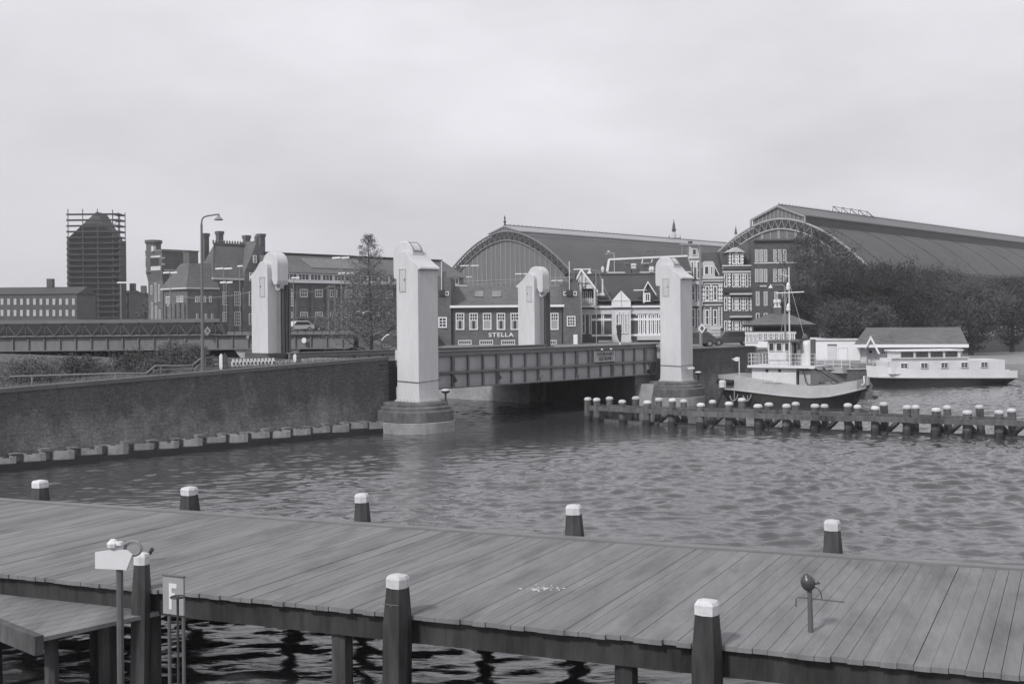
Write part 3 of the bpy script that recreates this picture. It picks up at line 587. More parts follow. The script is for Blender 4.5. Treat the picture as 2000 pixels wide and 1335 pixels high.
# checkered barrier
Y = 53.5; pA = P(452, 701, Y); pB = P(537, 704, Y + 1.2); dd = pB - pA; dd.z = 0
cbz = Z(452, 718, Y); cb = thing('checkered_barrier', 'low white barrier pierced with rows of scalloped holes below the left pylon', 'barrier', (pA.x, pA.y, cbz), math.atan2(dd.y, dd.x)); Lb = dd.length
MB().box(0, .04, -.35, Lb, .1, pA.z - cbz - .06).build('backing', 'brickd', cb)
b = MB(); n = 12; hb = pA.z - cbz
for i in range(n):
    x = Lb * i / n; w_ = Lb / n
    b.box(x, -.01, -.35, x + w_, .036, hb * .3)
    b.box(x + .0, -.01, hb * .3, x + w_ * .42, .036, hb * .62); b.box(x, -.011, hb * .62, x + w_, .036, hb * .74)
    b.box(x + w_ * .25, -.01, hb * .74, x + w_ * .8, .036, hb * 1.0)
b.build('pierced_panel', 'red', cb)

# ------------------------------------------------------------------ rail viaduct on the left
YV = 92.
va = thing('rail_viaduct', 'steel girder viaduct with lattice parapet running behind the left quay', 'viaduct', (0, YV, 0))
vx = lambda px: P(px, 650, YV).x; vz = lambda py, px=400: Z(px, py, YV)
zg1, zg0 = vz(655), vz(681)
MB().box(vx(-200), 0, zg0, vx(700), .06, zg1).build('web', mat('viaduct paint', .17, .25, 2, .7, streak=3), va)
b = MB(); b.box(vx(-200), -.3, zg0 - .08, vx(684), .3, zg0); b.box(vx(-200), -.3, zg1, vx(700), .35, zg1 + .07); b.box(vx(-200), -.2, vz(629), vx(430), .2, vz(622)); b.box(vx(-200), .1, vz(656), vx(430), .25, vz(652)); b.build('flange', 'gird2', va)
b = MB(); x = vx(-190)
while x < vx(690): b.box(x, -.14, zg0, x + .1, -.002, zg1); x += 1.28
b.build('stiffener', 'gird2', va)
b = MB(); x = vx(-190); h0, h1 = zg1 + .07, vz(629); i = 0
while x < vx(420):
    b.tube((x, 0, h0), (x + .75, 0, h1 - .02), .07, n=5); b.tube((x + 1.5, 0, h0), (x + .75, 0, h1 - .02), .07, n=5); b.tube((x + .75, 0, h0), (x + .75, 0, h1), .05, n=5); x += 1.55
b.path([(vx(424), 0, h1 + .1), (vx(433), 0, h1 - .25), (vx(440), 0, h0)], .1); b.build('lattice', mat('lattice paint', .085, .2, 3), va)
MB().box(vx(-200), 1.2, h0, vx(436), 1.3, h1).build('far_parapet', 'dark', va)
MB().box(vx(-200), .4, zg1 - .3, vx(700), 9, zg1 - .05).build('deck', 'asph', va)
MB().box(vx(-200), 8, 1.5, vx(483), 9, zg0 + .5).build('under_shade_wall', 'dark', va)  # dark sheet in place of the shadow beneath the viaduct girder
MB().box(vx(482), -.4, 1.5, vx(566), 6, zg0 - .1).build('pier', 'brickd', va)
b = MB(); [b.ext([(x_, -.1, zg0), (x_ + dx, -.1, zg0), (x_, -.1, zg0 - 1.3)], (0, 1, 0)) for x_, dx in ((vx(480), -1.0), (vx(568), .8))]; b.build('haunch', 'gird', va)
b = MB(); b.box(vx(440), -.1, zg1 + .3, vx(700), 0, zg1 + .36)
for i in range(18): x = vx(442) + i * 11 / 17 * 1; b.box(x, -.09, zg1 + .07, x + .05, -.01, zg1 + .3)
b.build('handrail', 'dark', va)
MB().ext([(vx(690), 0, zg1 - .2), (vx(700), 0, zg1 - .2), (vx(775), 0, zg0 - .4), (vx(775), 0, zg0 - 1.1), (vx(690), 0, zg0)], (0, 5, 0)).build('ramp_wall', 'brickm', va)
def disc_sign(name, label, px, py, Y, r, m, sq=False):
    p = P(px, py, Y); o = thing(name, label, 'sign', (p.x, Y, p.z))
    b = MB()
    if sq: b.ext([(0, 0, r * 1.35), (r, 0, 0), (0, 0, -r * 1.35), (-r, 0, 0)], (0, .04, 0))
    else: b.lathe([(.01, 0), (r, 0), (r, .05), (.01, .05)], n=20); b.v = [(x, -z, y * 1.1) for x, y, z in b.v]
    b.build('plate', m, o)
    b = MB()
    if sq: b.ext([(0, -.012, r * .75), (r * .55, -.012, 0), (0, -.012, -r * .75), (-r * .55, -.012, 0)], (0, .01, 0)).build('inner_field', 'iron', o)
    else: b.lathe([(.01, 0), (r * 1.12, 0), (r * 1.12, .03), (.01, .03)], n=20); b.v = [(x, .035 - z, y * 1.1) for x, y, z in b.v]; b.build('rim', 'iron', o)
    return o
disc_sign('round_sign', 'round white disc fixed on the viaduct girder right of the left pylon', 594, 664.5, YV - .35, .2, 'white')
disc_sign('number_disc', 'small pale plate on the viaduct girder left of the left pylon', 484, 658, YV - .35, .13, 'signg')
o = disc_sign('diamond_sign', 'grey diamond sign hanging by the tall lamp post', 405, 646, YV - .6, .28, 'signg', True)

# ------------------------------------------------------------------ vegetation
def tree(name, label, cat, base, height, prof, nleaf, ls, trunk=.18, lm='leafa', limbs=26, seed=1, clump=.5, z0=.1, rise=.5, group=None, squash=1, stem=True):
    r = random.Random(seed); o = thing(name, label, cat, base, r.uniform(0, 6), group)
    b = MB(); pts = []; p = Vector((0, 0, -.3)); n = 8; top = []
    for i in range(n + 1):
        f = i / n; q = Vector((math.sin(f * 3 + seed) * .012 * height, math.cos(f * 2.3 + seed) * .012 * height, f * height * .97 - (.3 if i == 0 else 0))); top.append(q)
    if stem:
        for i in range(n): b.tube(top[i], top[i + 1], trunk * (1 - .93 * i / n), trunk * (1 - .93 * (i + 1) / n), 8, False)
    sp = []
    for i in range(limbs):
        f = z0 + (1 - z0) * ((i + r.random()) / limbs) ** .9; f = min(f, .985); a = i * 2.4 + r.uniform(-.4, .4); Rr = prof(f) * r.uniform(.7, 1.08)
        k = f * n; j = min(int(k), n - 1); o0 = top[j].lerp(top[j + 1], k - j) if stem else Vector((0, 0, f * height * .3))
        e = o0 + Vector((math.cos(a) * Rr, math.sin(a) * Rr, Rr * rise * r.uniform(.5, 1.3))); 
        if not stem: e.z = f * height
        m_ = o0.lerp(e, .55) + Vector((0, 0, -Rr * .08)); th = trunk * (1 - .85 * f) * .42
        b.tube(o0, m_, th, th * .6, 5, False).tube(m_, e, th * .6, .012, 5, False)
        sp += [(o0.lerp(e, q), Rr * .36 * (1.25 - q * .5)) for q in (.45, .7, .9, 1.0)]
        for q in range(4):
            s0 = o0.lerp(e, r.uniform(.35, .95)); d_ = Vector((r.gauss(0, 1), r.gauss(0, 1), r.gauss(.3, .7))).normalized() * Rr * r.uniform(.25, .5)
            b.tube(s0, s0 + d_, th * .35, .008, 4, False); sp.append((s0 + d_, Rr * .3)); sp.append((s0 + d_ * .5, Rr * .2))
    if stem or limbs: b.build('trunk' if stem else 'stem', 'bark', o, smooth=True, fix=False)
    vs, fs = [], []
    tot = sum(max(q[1], clump * .5) ** 1.7 for q in sp)
    for c, rad in sp:
        rad = max(rad, clump * .5); dens = r.uniform(.4, 1.5)
        for i in range(int(nleaf * rad ** 1.7 / tot * dens)):
            v = Vector((r.gauss(0, .5), r.gauss(0, .5), r.gauss(0, .42))) * rad + c
            a_ = Vector((r.gauss(0, 1), r.gauss(0, 1), r.gauss(0, .7))).normalized(); bb = a_.orthogonal().normalized(); bb.rotate(Matrix.Rotation(r.random() * 6.28, 3, a_)); cc = a_.cross(bb)
            s1 = ls * r.uniform(.6, 1.4); s2 = s1 * r.uniform(.45, .8); k = len(vs)
            vs += [v - bb * s1, v + cc * s2, v + bb * s1, v - cc * s2]; fs.append((k, k + 1, k + 2, k + 3))
    q = MB(); q.v = [tuple(v) for v in vs]; q.f = fs; q.build('crown', lm, o, fix=False); return o
lin = lambda pts: (lambda f: next((y0 + (y1 - y0) * (f - x0) / (x1 - x0) for (x0, y0), (x1, y1) in zip(pts, pts[1:]) if f <= x1), pts[-1][1]))
p = P(722, 600, 86)
tree('broadleaf_tree', 'tall airy young tree with pointed crown just left of the nearest pylon', 'tree', (p.x, 86, 2.9), Z(731, 452, 86) - 2.9, lin([(0, 2.2), (.06, 3.4), (.2, 3.4), (.4, 2.8), (.6, 1.9), (.75, 1.2), (.9, .8), (1, .15)]), 27000, .045, .16, 'leafa', 70, 5, rise=.45, z0=.03)
def bank_top(px, Y): p = P(px, 700, Y); t_ = (p - A0).dot(U); p.z = ZW(t_) - .12; return p
for i, (px, Y, wv, hv, lab) in enumerate([(262, 52.5, 1.5, .95, 'low leafy bush by the railing at the left, before the viaduct girder'), (338, 55, 1.6, 1.25, 'largest leafy bush before the viaduct, left of the tall lamp post'), (300, 50.5, 1.0, .6, 'small pale bush between two larger bushes on the left quay'), (382, 54.5, 1.0, 1.15, 'upright bush right behind the tall lamp post'), (150, 50, 1.7, 1.0, 'spreading bush on the quay below the scaffolded tower'), (60, 47, 1.7, 1.1, 'spreading bush on the quay at the far left border')]):
    p = bank_top(px, Y); tree('bush', lab, 'bush', (p.x, Y, p.z - .05), hv * 1.05, lin([(0, wv * .75), (.4, wv * .8), (.8, wv * .55), (1, wv * .2)]), 7000, .035, .03, 'bush', 30, 20 + i, stem=False, group='bushes on the left quay')
# grass and weeds on top of the left quay
r_ = random.Random(5); vs_, fs_ = [], []
for i in range(16000):
    t_ = -2 - 40 * r_.random(); s_d = 1.72 + 4.9 * r_.random() ** 1.5
    if s_d > 3.2 and t_ > -6 and r_.random() < .8: continue
    p = W(t_, s_d, ZW(t_) - .13); h_ = r_.uniform(.06, .24) * (1.5 if r_.random() < .08 else 1); a_ = r_.uniform(0, 6.28); wx_ = .02; k = len(vs_)
    d_ = Vector((math.cos(a_), math.sin(a_), 0)); l_ = Vector((r_.gauss(0, .3), r_.gauss(0, .3), 1)) * h_
    vs_ += [p - d_ * wx_, p + d_ * wx_, p + l_]; fs_.append((k, k + 1, k + 2))
q = MB(); q.v = [tuple(v) for v in vs_]; q.f = fs_; tag(q.build('grass', 'bush', fix=False), 'rough grass and weeds along the top of the brick quay', 'grass', kind='stuff')
cr = lambda s: lin([(0, .3 * s), (.18, 2.8 * s), (.35, 5.2 * s), (.6, 5.6 * s), (.8, 4.4 * s), (.93, 2.6 * s), (1, .8 * s)])
for i, (px, yt, Y, s, lab, sq) in enumerate([
        (1596, 456, 134, .93, 'tall dense dark tree rising behind the tug mast', 1), (1668, 516, 138, .95, 'broad dense dark tree over the long white shed', 1), (1735, 522, 132, .9, 'dense dark tree behind the low house at right', 1),
        (1560, 560, 128, .5, 'small dense tree close behind the hip-roofed kiosk', 1), (1640, 590, 122, .5, 'low dark tree directly behind the white shed', 1), (1815, 528, 140, .95, 'large dark tree right of the low house', 1), (1895, 560, 130, .8, 'rounded dark tree near the right border', 1), (1975, 548, 140, .9, 'dark tree at the right border', 1), (1705, 598, 120, .5, 'low dark tree at the left end of the low house roof', 1)]):
    p = P(px, 600, Y); tree('broadleaf_tree', lab, 'tree', (p.x, Y, 1.0), (Z(px, yt, Y) - 1.0) * 1.03, cr(s), 30000 if s > .7 else 14000, .088, .32, 'leafd', 46, 40 + i, rise=.32, z0=.08, group='dense trees on the right bank')

# ------------------------------------------------------------------ station halls
def station(label, px, Y, ycrown, zs, hwid, length, mw, mh, front_glazed, sl=.3):
    p = P(px, 600, Y); zc = Z(px, ycrown, Y); o = thing('station_hall', label, 'station hall', (p.x, Y, 0), AU)
    f = lambda t_: zs + (zc - zs) * (1 - abs(t_) ** 1.85); ns = 48
    ts = [-1 + 2 * i / ns for i in range(ns + 1)]
    outer = [(t_ * hwid, f(t_)) for t_ in ts]
    b = MB(); ring = [(0, y, z) for y, z in outer] + [(0, y * .985, z - .5) for y, z in reversed(outer)]
    b.ext(ring, (length, 0, 0)); b.build('roof_shell', 'shell', o)
    # seams of the roof sheets
    for i in (range(1, int(length / 9), 2) if front_glazed else ()):
        MB().path([(i * 9, y * 1.001, z + .12) for y, z in outer][::4], .13, 4).build('roof_rib', mat('roof rib', .065, .1, 1), o)
    # end arch truss
    dep = 2.1; c1 = [(-.35, y * 1.0, z + .35) for y, z in outer]
    def inn(i, d_):
        y, z = outer[i]; y2, z2 = outer[min(i + 1, ns)]; y1, z1 = outer[max(i - 1, 0)]; nrm = Vector((z2 - z1, -(y2 - y1), 0)).normalized(); nrm = -nrm if nrm.y > 0 else nrm
        return (-.35, y + nrm.x * d_, z + nrm.y * d_ + .2)
    c2 = [inn(i, dep) for i in range(ns + 1)]
    b = MB(); b.path(c1, .28, 5).path(c2, .22, 5); b.build('arch_chord', mat('pale arch chord', .3, .1, 1) if front_glazed else mat('arch chord', .15, .1, 1), o)
    b = MB()
    for i in range(ns): b.tube(c1[i], c2[i + 1] if i % 2 else c2[i], .11, n=4); b.tube(c2[i] if not i % 2 else c2[i + 1], c1[i + 1], .11, n=4)
    b.build('arch_lattice', mat('pale arch lattice', .2, .1, 1) if front_glazed else mat('arch lattice', .12, .1, 1), o)
    MB().ext([(.1, x[1], x[2] + dep) for x in c2], (.1, 0, 0)).build('arch_backing', 'dark', o)
    low = zs - 6
    MB().ext([(-.05, x[1], x[2]) for x in c2] + [(-.05, c2[-1][1], low), (-.05, c2[0][1], low)], (.1, 0, 0)).build('glazed_wall', 'glaz', o)
    b = MB(); n = 26 if not front_glazed else 20
    for i in range(1, n):
        t_ = -1 + 2 * i / n; y = t_ * hwid * .97; z1 = f(t_) - dep * .9; wd = .1 if not front_glazed or i % 2 else .3
        b.box(-.14 - wd * .3, y - wd, low, -.052, y + wd, z1)
    for z in (zs - .4, zs - 2.4): b.box(-.22, -hwid * .97, z, -.06, hwid * .97, z + .2)
    b.build('mullion', 'mull', o)
    MB().box(.3, -hwid * .99, 0, length, -hwid * .96, zs + .6).box(.3, hwid * .96, 0, length, hwid * .99, zs + .6).build('side_wall', 'brickd', o)
    # ridge lantern
    ze = f(mw / hwid) + mh; za = ze + mw * sl
    b = MB(); b.ext([(-.6, -mw - .5, ze), (-.6, 0, za), (-.6, mw + .5, ze), (-.6, mw + .5, ze + .3), (-.6, 0, za + .35), (-.6, -mw - .5, ze + .3)], (length + .6, 0, 0)); b.build('lantern_roof', 'roofl' if front_glazed else mat('pale zinc', .30, .12, .6), o)
    b = MB()
    for s in (-1, 1): b.box(.2, s * mw - .1, f(mw / hwid) - .3, length, s * mw + .1, ze)
    b.build('lantern_side', mat('lantern side', .42, .15, .5) if not front_glazed else M['dark'], o)
    b = MB(); b.ext([(-.3, -mw, ze - .02), (-.3, 0, za - .02), (-.3, mw, ze - .02), (-.3, mw, f(mw / hwid) + .2), (-.3, 0, zc + .2), (-.3, -mw, f(mw / hwid) + .2)], (.2, 0, 0)); b.build('lantern_end', 'glaz', o)
    b = MB()
    for i in range(-6, 7): y = i * mw / 6.5; b.box(-.42, y - .1, f(abs(y) / hwid) + .3, -.3, y + .1, za - abs(y) * sl - .05)
    if front_glazed: b.path([(-.75, -mw - .3, f(mw / hwid) + .2), (-.75, -mw - .3, ze), (-.75, 0, za), (-.75, mw + .3, ze), (-.75, mw + .3, f(mw / hwid) + .2)], .26, 4)
    b.build('lantern_mullion', 'mull', o)
    b = MB(); b.path([(0, 0, za + .45), (length, 0, za + .45)], .12, 5)
    for i in range(int(length / 1.6)): b.tube((i * 1.6, 0, za + .3), (i * 1.6, 0, za + .85), .09, n=4)
    b.build('ridge_cresting', 'iron', o)
    if not front_glazed: MB().lathe([(.35, 0), (.12, .5), (.4, 1.0), (.1, 1.4), (.25, 1.8), (.05, 2.6)], (-.3, 0, za + .3), 8).build('finial', 'dark', o)
    else:
        b = MB()
        for i in range(5):
            x = 22 + i * 4.5; b.path([(x, -2, za), (x + 2, -1, za + 1.6), (x + 4, -2, za)], .1, 4); b.path([(x + 2, -1, za + 1.6), (x + 6, -1, za + 1.4 * (i < 4))], .08, 4)
        b.build('roof_gangway', 'iron', o)
    return o
station('wide arched station roof with lattice rim and glazed end wall behind the brick building', 989, 290, 455, 16.2, 22.8, 150, 5.4, .7, False, .32)
station('second arched station roof rising at right behind the dark trees', 1523, 257, 431, 15.5, 22, 170, 6.6, 1.8, True, .42)
# extra features on the right hall
for px, py, Y, h_, lab in ((1316, 428, 420, 0, 'slender dark spire with railed base above the station roof'), (1437, 441, 440, 0, 'small distant spire left of the right station hall')):
    p = P(px, py, Y); k = .9 if px == 1316 else .62
    o = thing('spire', lab, 'spire', (p.x, Y, 0)); zt = p.z
    MB().lathe([(1.0 * k, zt - 9 * k), (1.0 * k, zt - 6 * k), (.5 * k, zt - 5.6 * k), (.5 * k, zt - 4.4 * k)], n=8).build('pedestal', 'trim', o)
    MB().lathe([(.75 * k, zt - 5.2 * k), (.9 * k, zt - 4.2 * k), (.62 * k, zt - 3.8 * k), (.62 * k, zt - 2.9 * k), (.1, zt - .6), (.12, zt - .3), (.02, zt)], n=8).build('steeple', 'dark', o)
    if px == 1316:
        MB().box(-2, -2, zt - 22, 2, 2, zt - 9).build('tower', 'brick', o); b = MB()
        for i in range(9):
            x = -2 + i * .5; b.box(x - .08, -2, zt - 9, x + .08, -1.85, zt - 7.2)
        b.box(-2, -2, zt - 7.3, 2, -1.85, zt - 7.1); b.lathe([(.25, -9), (.12, -6.5), (.02, -5.8)], (-2, -2, zt), 6).lathe([(.25, -9), (.12, -6.5), (.02, -5.8)], (2, -2, zt), 6); b.build('railing', 'iron', o)
    else: MB().box(-1, -1, zt - 20, 1, 1, zt - 9 * k - .01).build('tower', 'brick', o)

# ------------------------------------------------------------------ brick building with STELLA letters
YS = 120; st = Fr('brick_building', 'plain brick station building with STELLA letters, white gutter and square window row', 'building', 850, YS, 2.0)
LS = lambda px, py: st.L(px, py)
x0, _ = LS(849, 600); x1, _ = LS(881, 600); x2, _ = LS(1100, 600); x3, _ = LS(1132, 600); zt = LS(860, 558)[1]; zg = LS(880, 601)[1]; zr = LS(1000, 556)[1]
MB().box(x1, .1, 0, x2, 11, zg).build('wall', 'brickm', st.root)
for a_, c in ((x0, x1), (x2, x3)):
    tw = MB().box(a_, -.35, 0, c, 9, zt + (.3 if a_ > 5 else .9)).build('corner_tower', 'brickm', st.root)
    MB().box(a_ + .9, -.3, zt + .6, a_ + 1.25, .4, zt + 1.5).build('parapet_block', 'brickm', tw)
b = MB(); b.ext([(x1 + .01, -.05, zg + .1), (x1 + .01, 5, zr), (x1 + .01, 6, zr), (x1 + .01, 10.6, zg + .1)], (x2 - x1 - .02, 0, 0)); rf = b.build('roof', 'roof', st.root)
for xa_, xb_ in ((927, 944), (961, 979)):
    a_, z1_ = st.L(xa_, 568, 2.5); c, z0_ = st.L(xb_, 580, 2.5)
    sl_ = (zr - zg - .1) / 5.05; yy = lambda z: (z - zg - .1) / sl_ - .05
    b = MB(); b.add([(a_, yy(z0_) - .12, z0_ + .05), (c, yy(z0_) - .12, z0_ + .05), (c, yy(z1_) - .12, z1_ + .05), (a_, yy(z1_) - .12, z1_ + .05), (a_, yy(z0_) + .05, z0_ - .1), (c, yy(z0_) + .05, z0_ - .1), (c, yy(z1_) + .05, z1_ - .1), (a_, yy(z1_) + .05, z1_ - .1)], [(0, 1, 2, 3), (4, 7, 6, 5), (0, 4, 5, 1), (1, 5, 6, 2), (2, 6, 7, 3), (3, 7, 4, 0)]); b.build('roof_light', mat('roof light', .2, .3, 3), rf)
MB().box(x1 - .1, -.42, zg, x2 + .1, .08, zg + .24).build('gutter', 'white', st.root)
z = LS(900, 672)[1]; MB().box(x1 - .1, -.45, z - .45, x2 + .1, .09, z - .2).build('base_band', 'white', st.root)
for xa_, xb_ in ((890, 907), (916.5, 933.5), (943, 960), (970, 987), (997, 1014), (1024, 1041), (1051, 1068), (1075, 1091)): fwin(st, xa_, 611, xb_, 644, 3, 2, dep=.1, split=.58, curtain=1 + (xa_ in (943, 1075)), fw=.1)
for xa_, xb_ in ((895, 921), (936.5, 963), (979, 1006), (1022, 1048), (1064, 1087)): fwin(st, xa_, 664, xb_, 673, 6, 1, dep=.1, fw=.08)
fwin(st, 856, 619, 873, 640, 2, 3, dep=-.35, fw=.13); fwin(st, 1107, 617, 1124, 637, 3, 3, dep=-.35, fw=.1)
for px in (854.5, 873, 1104, 1123): fwin(st, px - 3.5, 569, px + 3.5, 577, 1, 1, dep=-.35, fw=.08, name='vent')
for px in (862.5, 1112.5):
    a_, zz_ = st.L(px, 568, -.6); _, z2 = st.L(px, 510, -.6)
    MB().tube((a_, -.5, zz_ - .2), (a_, -.5, z2), .05).build('flagpole', 'white2', st.root); MB().box(a_ - .35, -.55, zz_ - .5, a_ + .35, -.36, zz_ + .1).build('pole_bracket', 'dark', st.root)
a_, z_ = st.L(978.5, 654, .06); c, _ = st.L(1006, 654, .06)
lettering('lettering', 'STELLA', .62, 'white', st.root, (a_, .04, z_), (R(90), 0, 0), .05, sx=(c - a_) * 2 / 2.45, space=1.12)
for px in (884, 1097): a_ = st.L(px, 640)[0]; MB().tube((a_, .0, 0), (a_, .0, zg), .05).build('downpipe', 'iron', st.root)

# ------------------------------------------------------------------ banded villa
YB = 128; vi = Fr('villa', 'ornate villa with white stone bands, steep dark roof and half-timbered gable', 'house', 1131, YB, 2.4)
LV = vi.L; X_ = lambda px, dep=0: vi.L(px, 600, dep)[0]; ZV = lambda py, dep=0: vi.L(1200, py, dep)[1]
xe = X_(1300)
MB().box(X_(1131), 0, 0, xe, 9, ZV(600)).build('wall', 'brickd', vi.root)
b = MB(); zr0, zr1 = ZV(592), ZV(533)
b.add([(X_(1134), -.3, zr0), (xe, -.3, zr0), (xe, 9, zr0), (X_(1134), 9, zr0), (X_(1150), 4, zr1), (xe, 4, zr1)], [(0, 1, 5, 4), (2, 3, 4, 5), (0, 4, 3), (1, 2, 5), (0, 3, 2, 1)]); rf = b.build('roof', 'roofd', vi.root)
MB().box(X_(1148), 3.85, zr1, xe, 4.15, zr1 + .14).box(X_(1160), 2.6, zr1 - 1.0, X_(1161.5), 2.7, zr1 + .1).build('ridge', 'iron', rf)
for (ya, yb, xa_, xb_, m_, pr) in ((597, 601, 1160, 1300, 'white', .35), (603, 614, 1131, 1300, 'trim', .12), (621.5, 626, 1155, 1300, 'white', .1), (652.5, 656.5, 1155, 1300, 'white', .1), (664, 669, 1168, 1234, 'white', .14), (608, 613, 1160, 1300, 'white2', .16), (586, 588, 1165, 1300, 'iron', .5)):
    MB().box(X_(xa_), -pr, ZV(yb), X_(xb_), -.004, ZV(ya)).build('stone_band', m_, vi.root)
# white dormer gable
ga = vi.root
xa_, xb_, xm = X_(1195, -.6), X_(1232, -.6), X_(1213.5, -.6); za_, zb_, zc2 = ZV(600, -.6), ZV(587, -.6), ZV(567, -.6)
g = MB().ext([(xa_, -.6, za_), (xb_, -.6, za_), (xb_, -.6, zb_), (xm, -.6, zc2), (xa_, -.6, zb_)], (0, .5, 0)).build('gable', 'white', ga)
MB().ext([(xa_ - .1, -.55, zb_), (xm, -.55, zc2 + .12), (xb_ + .1, -.55, zb_)], (0, 4, 0)).build('gable_roof', 'roofd', g)
MB().box(xm - .05, -.64, za_, xm + .05, -.602, zc2).box(xa_, -.64, zb_ - .04, xb_, -.602, zb_ + .02).build('gable_trim', 'trim', g)
MB().box(xa_, -.58, ZV(669, -.6), xb_, -.15, za_ - .3).build('bay_wall', 'white2', g)
for k in range(3): fwin(vi, 1202 + k * 8.5, 611, 1209 + k * 8.5, 651, 1, 2, dep=-.6, fw=.12, pm='curt' if k else 'glass')
fwin(vi, 1203, 610, 1226, 614, 3, 1, dep=-.62, fw=.05, name='fanlight')
for xa_, xb_ in ((1136, 1144), (1150, 1156), (1174, 1180), (1246, 1252), (1254, 1260), (1262, 1267), (1269, 1275), (1277, 1283), (1285, 1292)): fwin(vi, xa_, 611, xb_, 652, 1, 2, dep=0, fw=.13, fm='white2' if xa_ < 1160 else 'white')
b = MB()
for px in (1243, 1254, 1266, 1277, 1288): b.ext([(X_(px) - .28, -.14, ZV(610)), (X_(px) + .28, -.14, ZV(610)), (X_(px), -.14, ZV(617))], (0, .13, 0))
b.build('stone_corbel', 'white2', vi.root)
MB().box(X_(1243), -.9, ZV(664), X_(1300), -.2, ZV(656)).build('balcony', 'trim', vi.root)
# half timbered balcony gable at left
xa_, xb_, xm = X_(1127, -1), X_(1164, -1), X_(1135, -1)
b = MB(); b.ext([(X_(1129, -1), -1, ZV(563, -1)), (X_(1160, -1), -1, ZV(563, -1)), (X_(1137, -1), -1, ZV(531, -1)), (X_(1129, -1), -1, ZV(541, -1))], (0, .25, 0)); tg = b.build('timbered_gable', 'white2', vi.root)
b = MB()
for q in ((1127, 546, 1136, 529), (1136, 529, 1168, 572)):
    a1 = Vector((X_(q[0], -1.2), -1.15, ZV(q[1], -1.2))); a2 = Vector((X_(q[2], -1.2), -1.15, ZV(q[3], -1.2))); d = a2 - a1; b.ob(a1, d, (0, .3, 0), Vector((0, 0, .34)))
b.build('barge_board', 'white', tg)
b = MB()
for q in ((1131, 553, 1152, 553), (1137, 533, 1137, 563), (1144, 542, 1144, 563), (1131, 545, 1140, 560), (1148, 550, 1140, 562)):
    b.tube((X_(q[0], -1), -1.02, ZV(q[1], -1)), (X_(q[2], -1), -1.02, ZV(q[3], -1)), .05, n=4)
b.build('timber', 'iron', tg)
MB().ext([(X_(1127, -1), -.7, ZV(546)), (X_(1136, -1), -.7, ZV(530)), (X_(1167, -1), -.7, ZV(572)), (X_(1160, -1), -.7, ZV(572)), (X_(1137, -1), -.7, ZV(537))], (0, 5, 0)).build('porch_roof', 'roofd', tg)
MB().box(X_(1131), -.05, ZV(598), X_(1161), .0, ZV(563)).build('balcony_back', 'dark', vi.root)
b = MB(); b.box(X_(1160, -1), -1, ZV(600, -1), X_(1163, -1), -.8, ZV(563, -1)); b.box(X_(1129, -1), -1, ZV(583, -1), X_(1160, -1), -.92, ZV(582, -1)); b.box(X_(1129, -1), -1, ZV(599, -1), X_(1162, -1), -.05, ZV(596.5, -1))
for i in range(14): x = X_(1131 + 2.1 * i, -1); b.box(x, -.98, ZV(597, -1), x + .06, -.94, ZV(583, -1))
b.build('balcony_rail', 'white2', vi.root)
for k in range(3): fwin(vi, 1134 + k * 8, 568, 1140 + k * 8, 590, 1, 1, dep=-.05, fw=.1, fm='white2')
# right dormer
dz = MB().ext([(X_(1255, -.5), -.5, ZV(591)), (X_(1276, -.5), -.5, ZV(591)), (X_(1276, -.5), -.5, ZV(566)), (X_(1266, -.5), -.5, ZV(553)), (X_(1256, -.5), -.5, ZV(566))], (0, 3, 0)).build('dormer', 'roofd', vi.root)
b = MB()
for q in ((1257, 570, 1266, 553), (1266, 553, 1282, 578)):
    a1 = Vector((X_(q[0], -.7), -.75, ZV(q[1], -.7))); a2 = Vector((X_(q[2], -.7), -.75, ZV(q[3], -.7))); b.ob(a1, a2 - a1, (0, .3, 0), (0, 0, .2))
b.box(X_(1237), -.6, ZV(568), X_(1262), -.3, ZV(566)); b.box(X_(1255), -.55, ZV(592), X_(1258), -.5, ZV(568)); b.build('barge_board', 'white', dz)
fwin(vi, 1259, 572, 1270, 589, 2, 1, dep=-.5, fw=.12)
for px, y0, y1 in ((1177, 544, 573),): MB().tube((X_(px), -.2, ZV(y1)), (X_(px), -.2, ZV(y0)), .1).build('flue', 'white2', vi.root)
MB().box(X_(1165), -.7, ZV(577), X_(1180), .3, ZV(572)).box(X_(1166), -.4, ZV(592), X_(1167), -.3, ZV(577)).build('oriel_gutter', 'white2', vi.root)
MB().tube((X_(1133, -.5), -1.2, 0), (X_(1133, -.5), -1.2, ZV(556)), .16).build('drainpipe', 'white2', vi.root)

# ------------------------------------------------------------------ mansard block behind the villa
YM = 150; ms = Fr('mansard_house', 'mansard-roofed house with pale ridge lines seen above the villa roof', 'house', 1180, YM, 2.4)
X_ = lambda px, dep=0: ms.L(px, 560, dep)[0]; ZM = lambda px, py: ms.L(px, py)[1]
MB().box(X_(1180), .1, 0, X_(1350), 10, ZM(1200, 536)).build('wall', 'brickd', ms.root)
b = MB(); a1 = (X_(1186), -.1, ZM(1186, 532)); a2 = (X_(1193), 2.2, ZM(1193, 506)); a3 = (X_(1348), 2.2, ZM(1348, 499)); a4 = (X_(1348), -.1, ZM(1348, 532))
b.add([a1, a4, a3, a2, (a1[0], 10, a1[2]), (a4[0], 10, a4[2]), (a3[0], 8, a3[2]), (a2[0], 8, a2[2])], [(0, 1, 2, 3), (3, 2, 6, 7), (7, 6, 5, 4), (0, 3, 7, 4), (1, 5, 6, 2)]); b.build('roof', 'roofd', ms.root)
b = MB(); b.tube(a1, a2, .22, n=5).tube(a2, a3, .24, n=5)
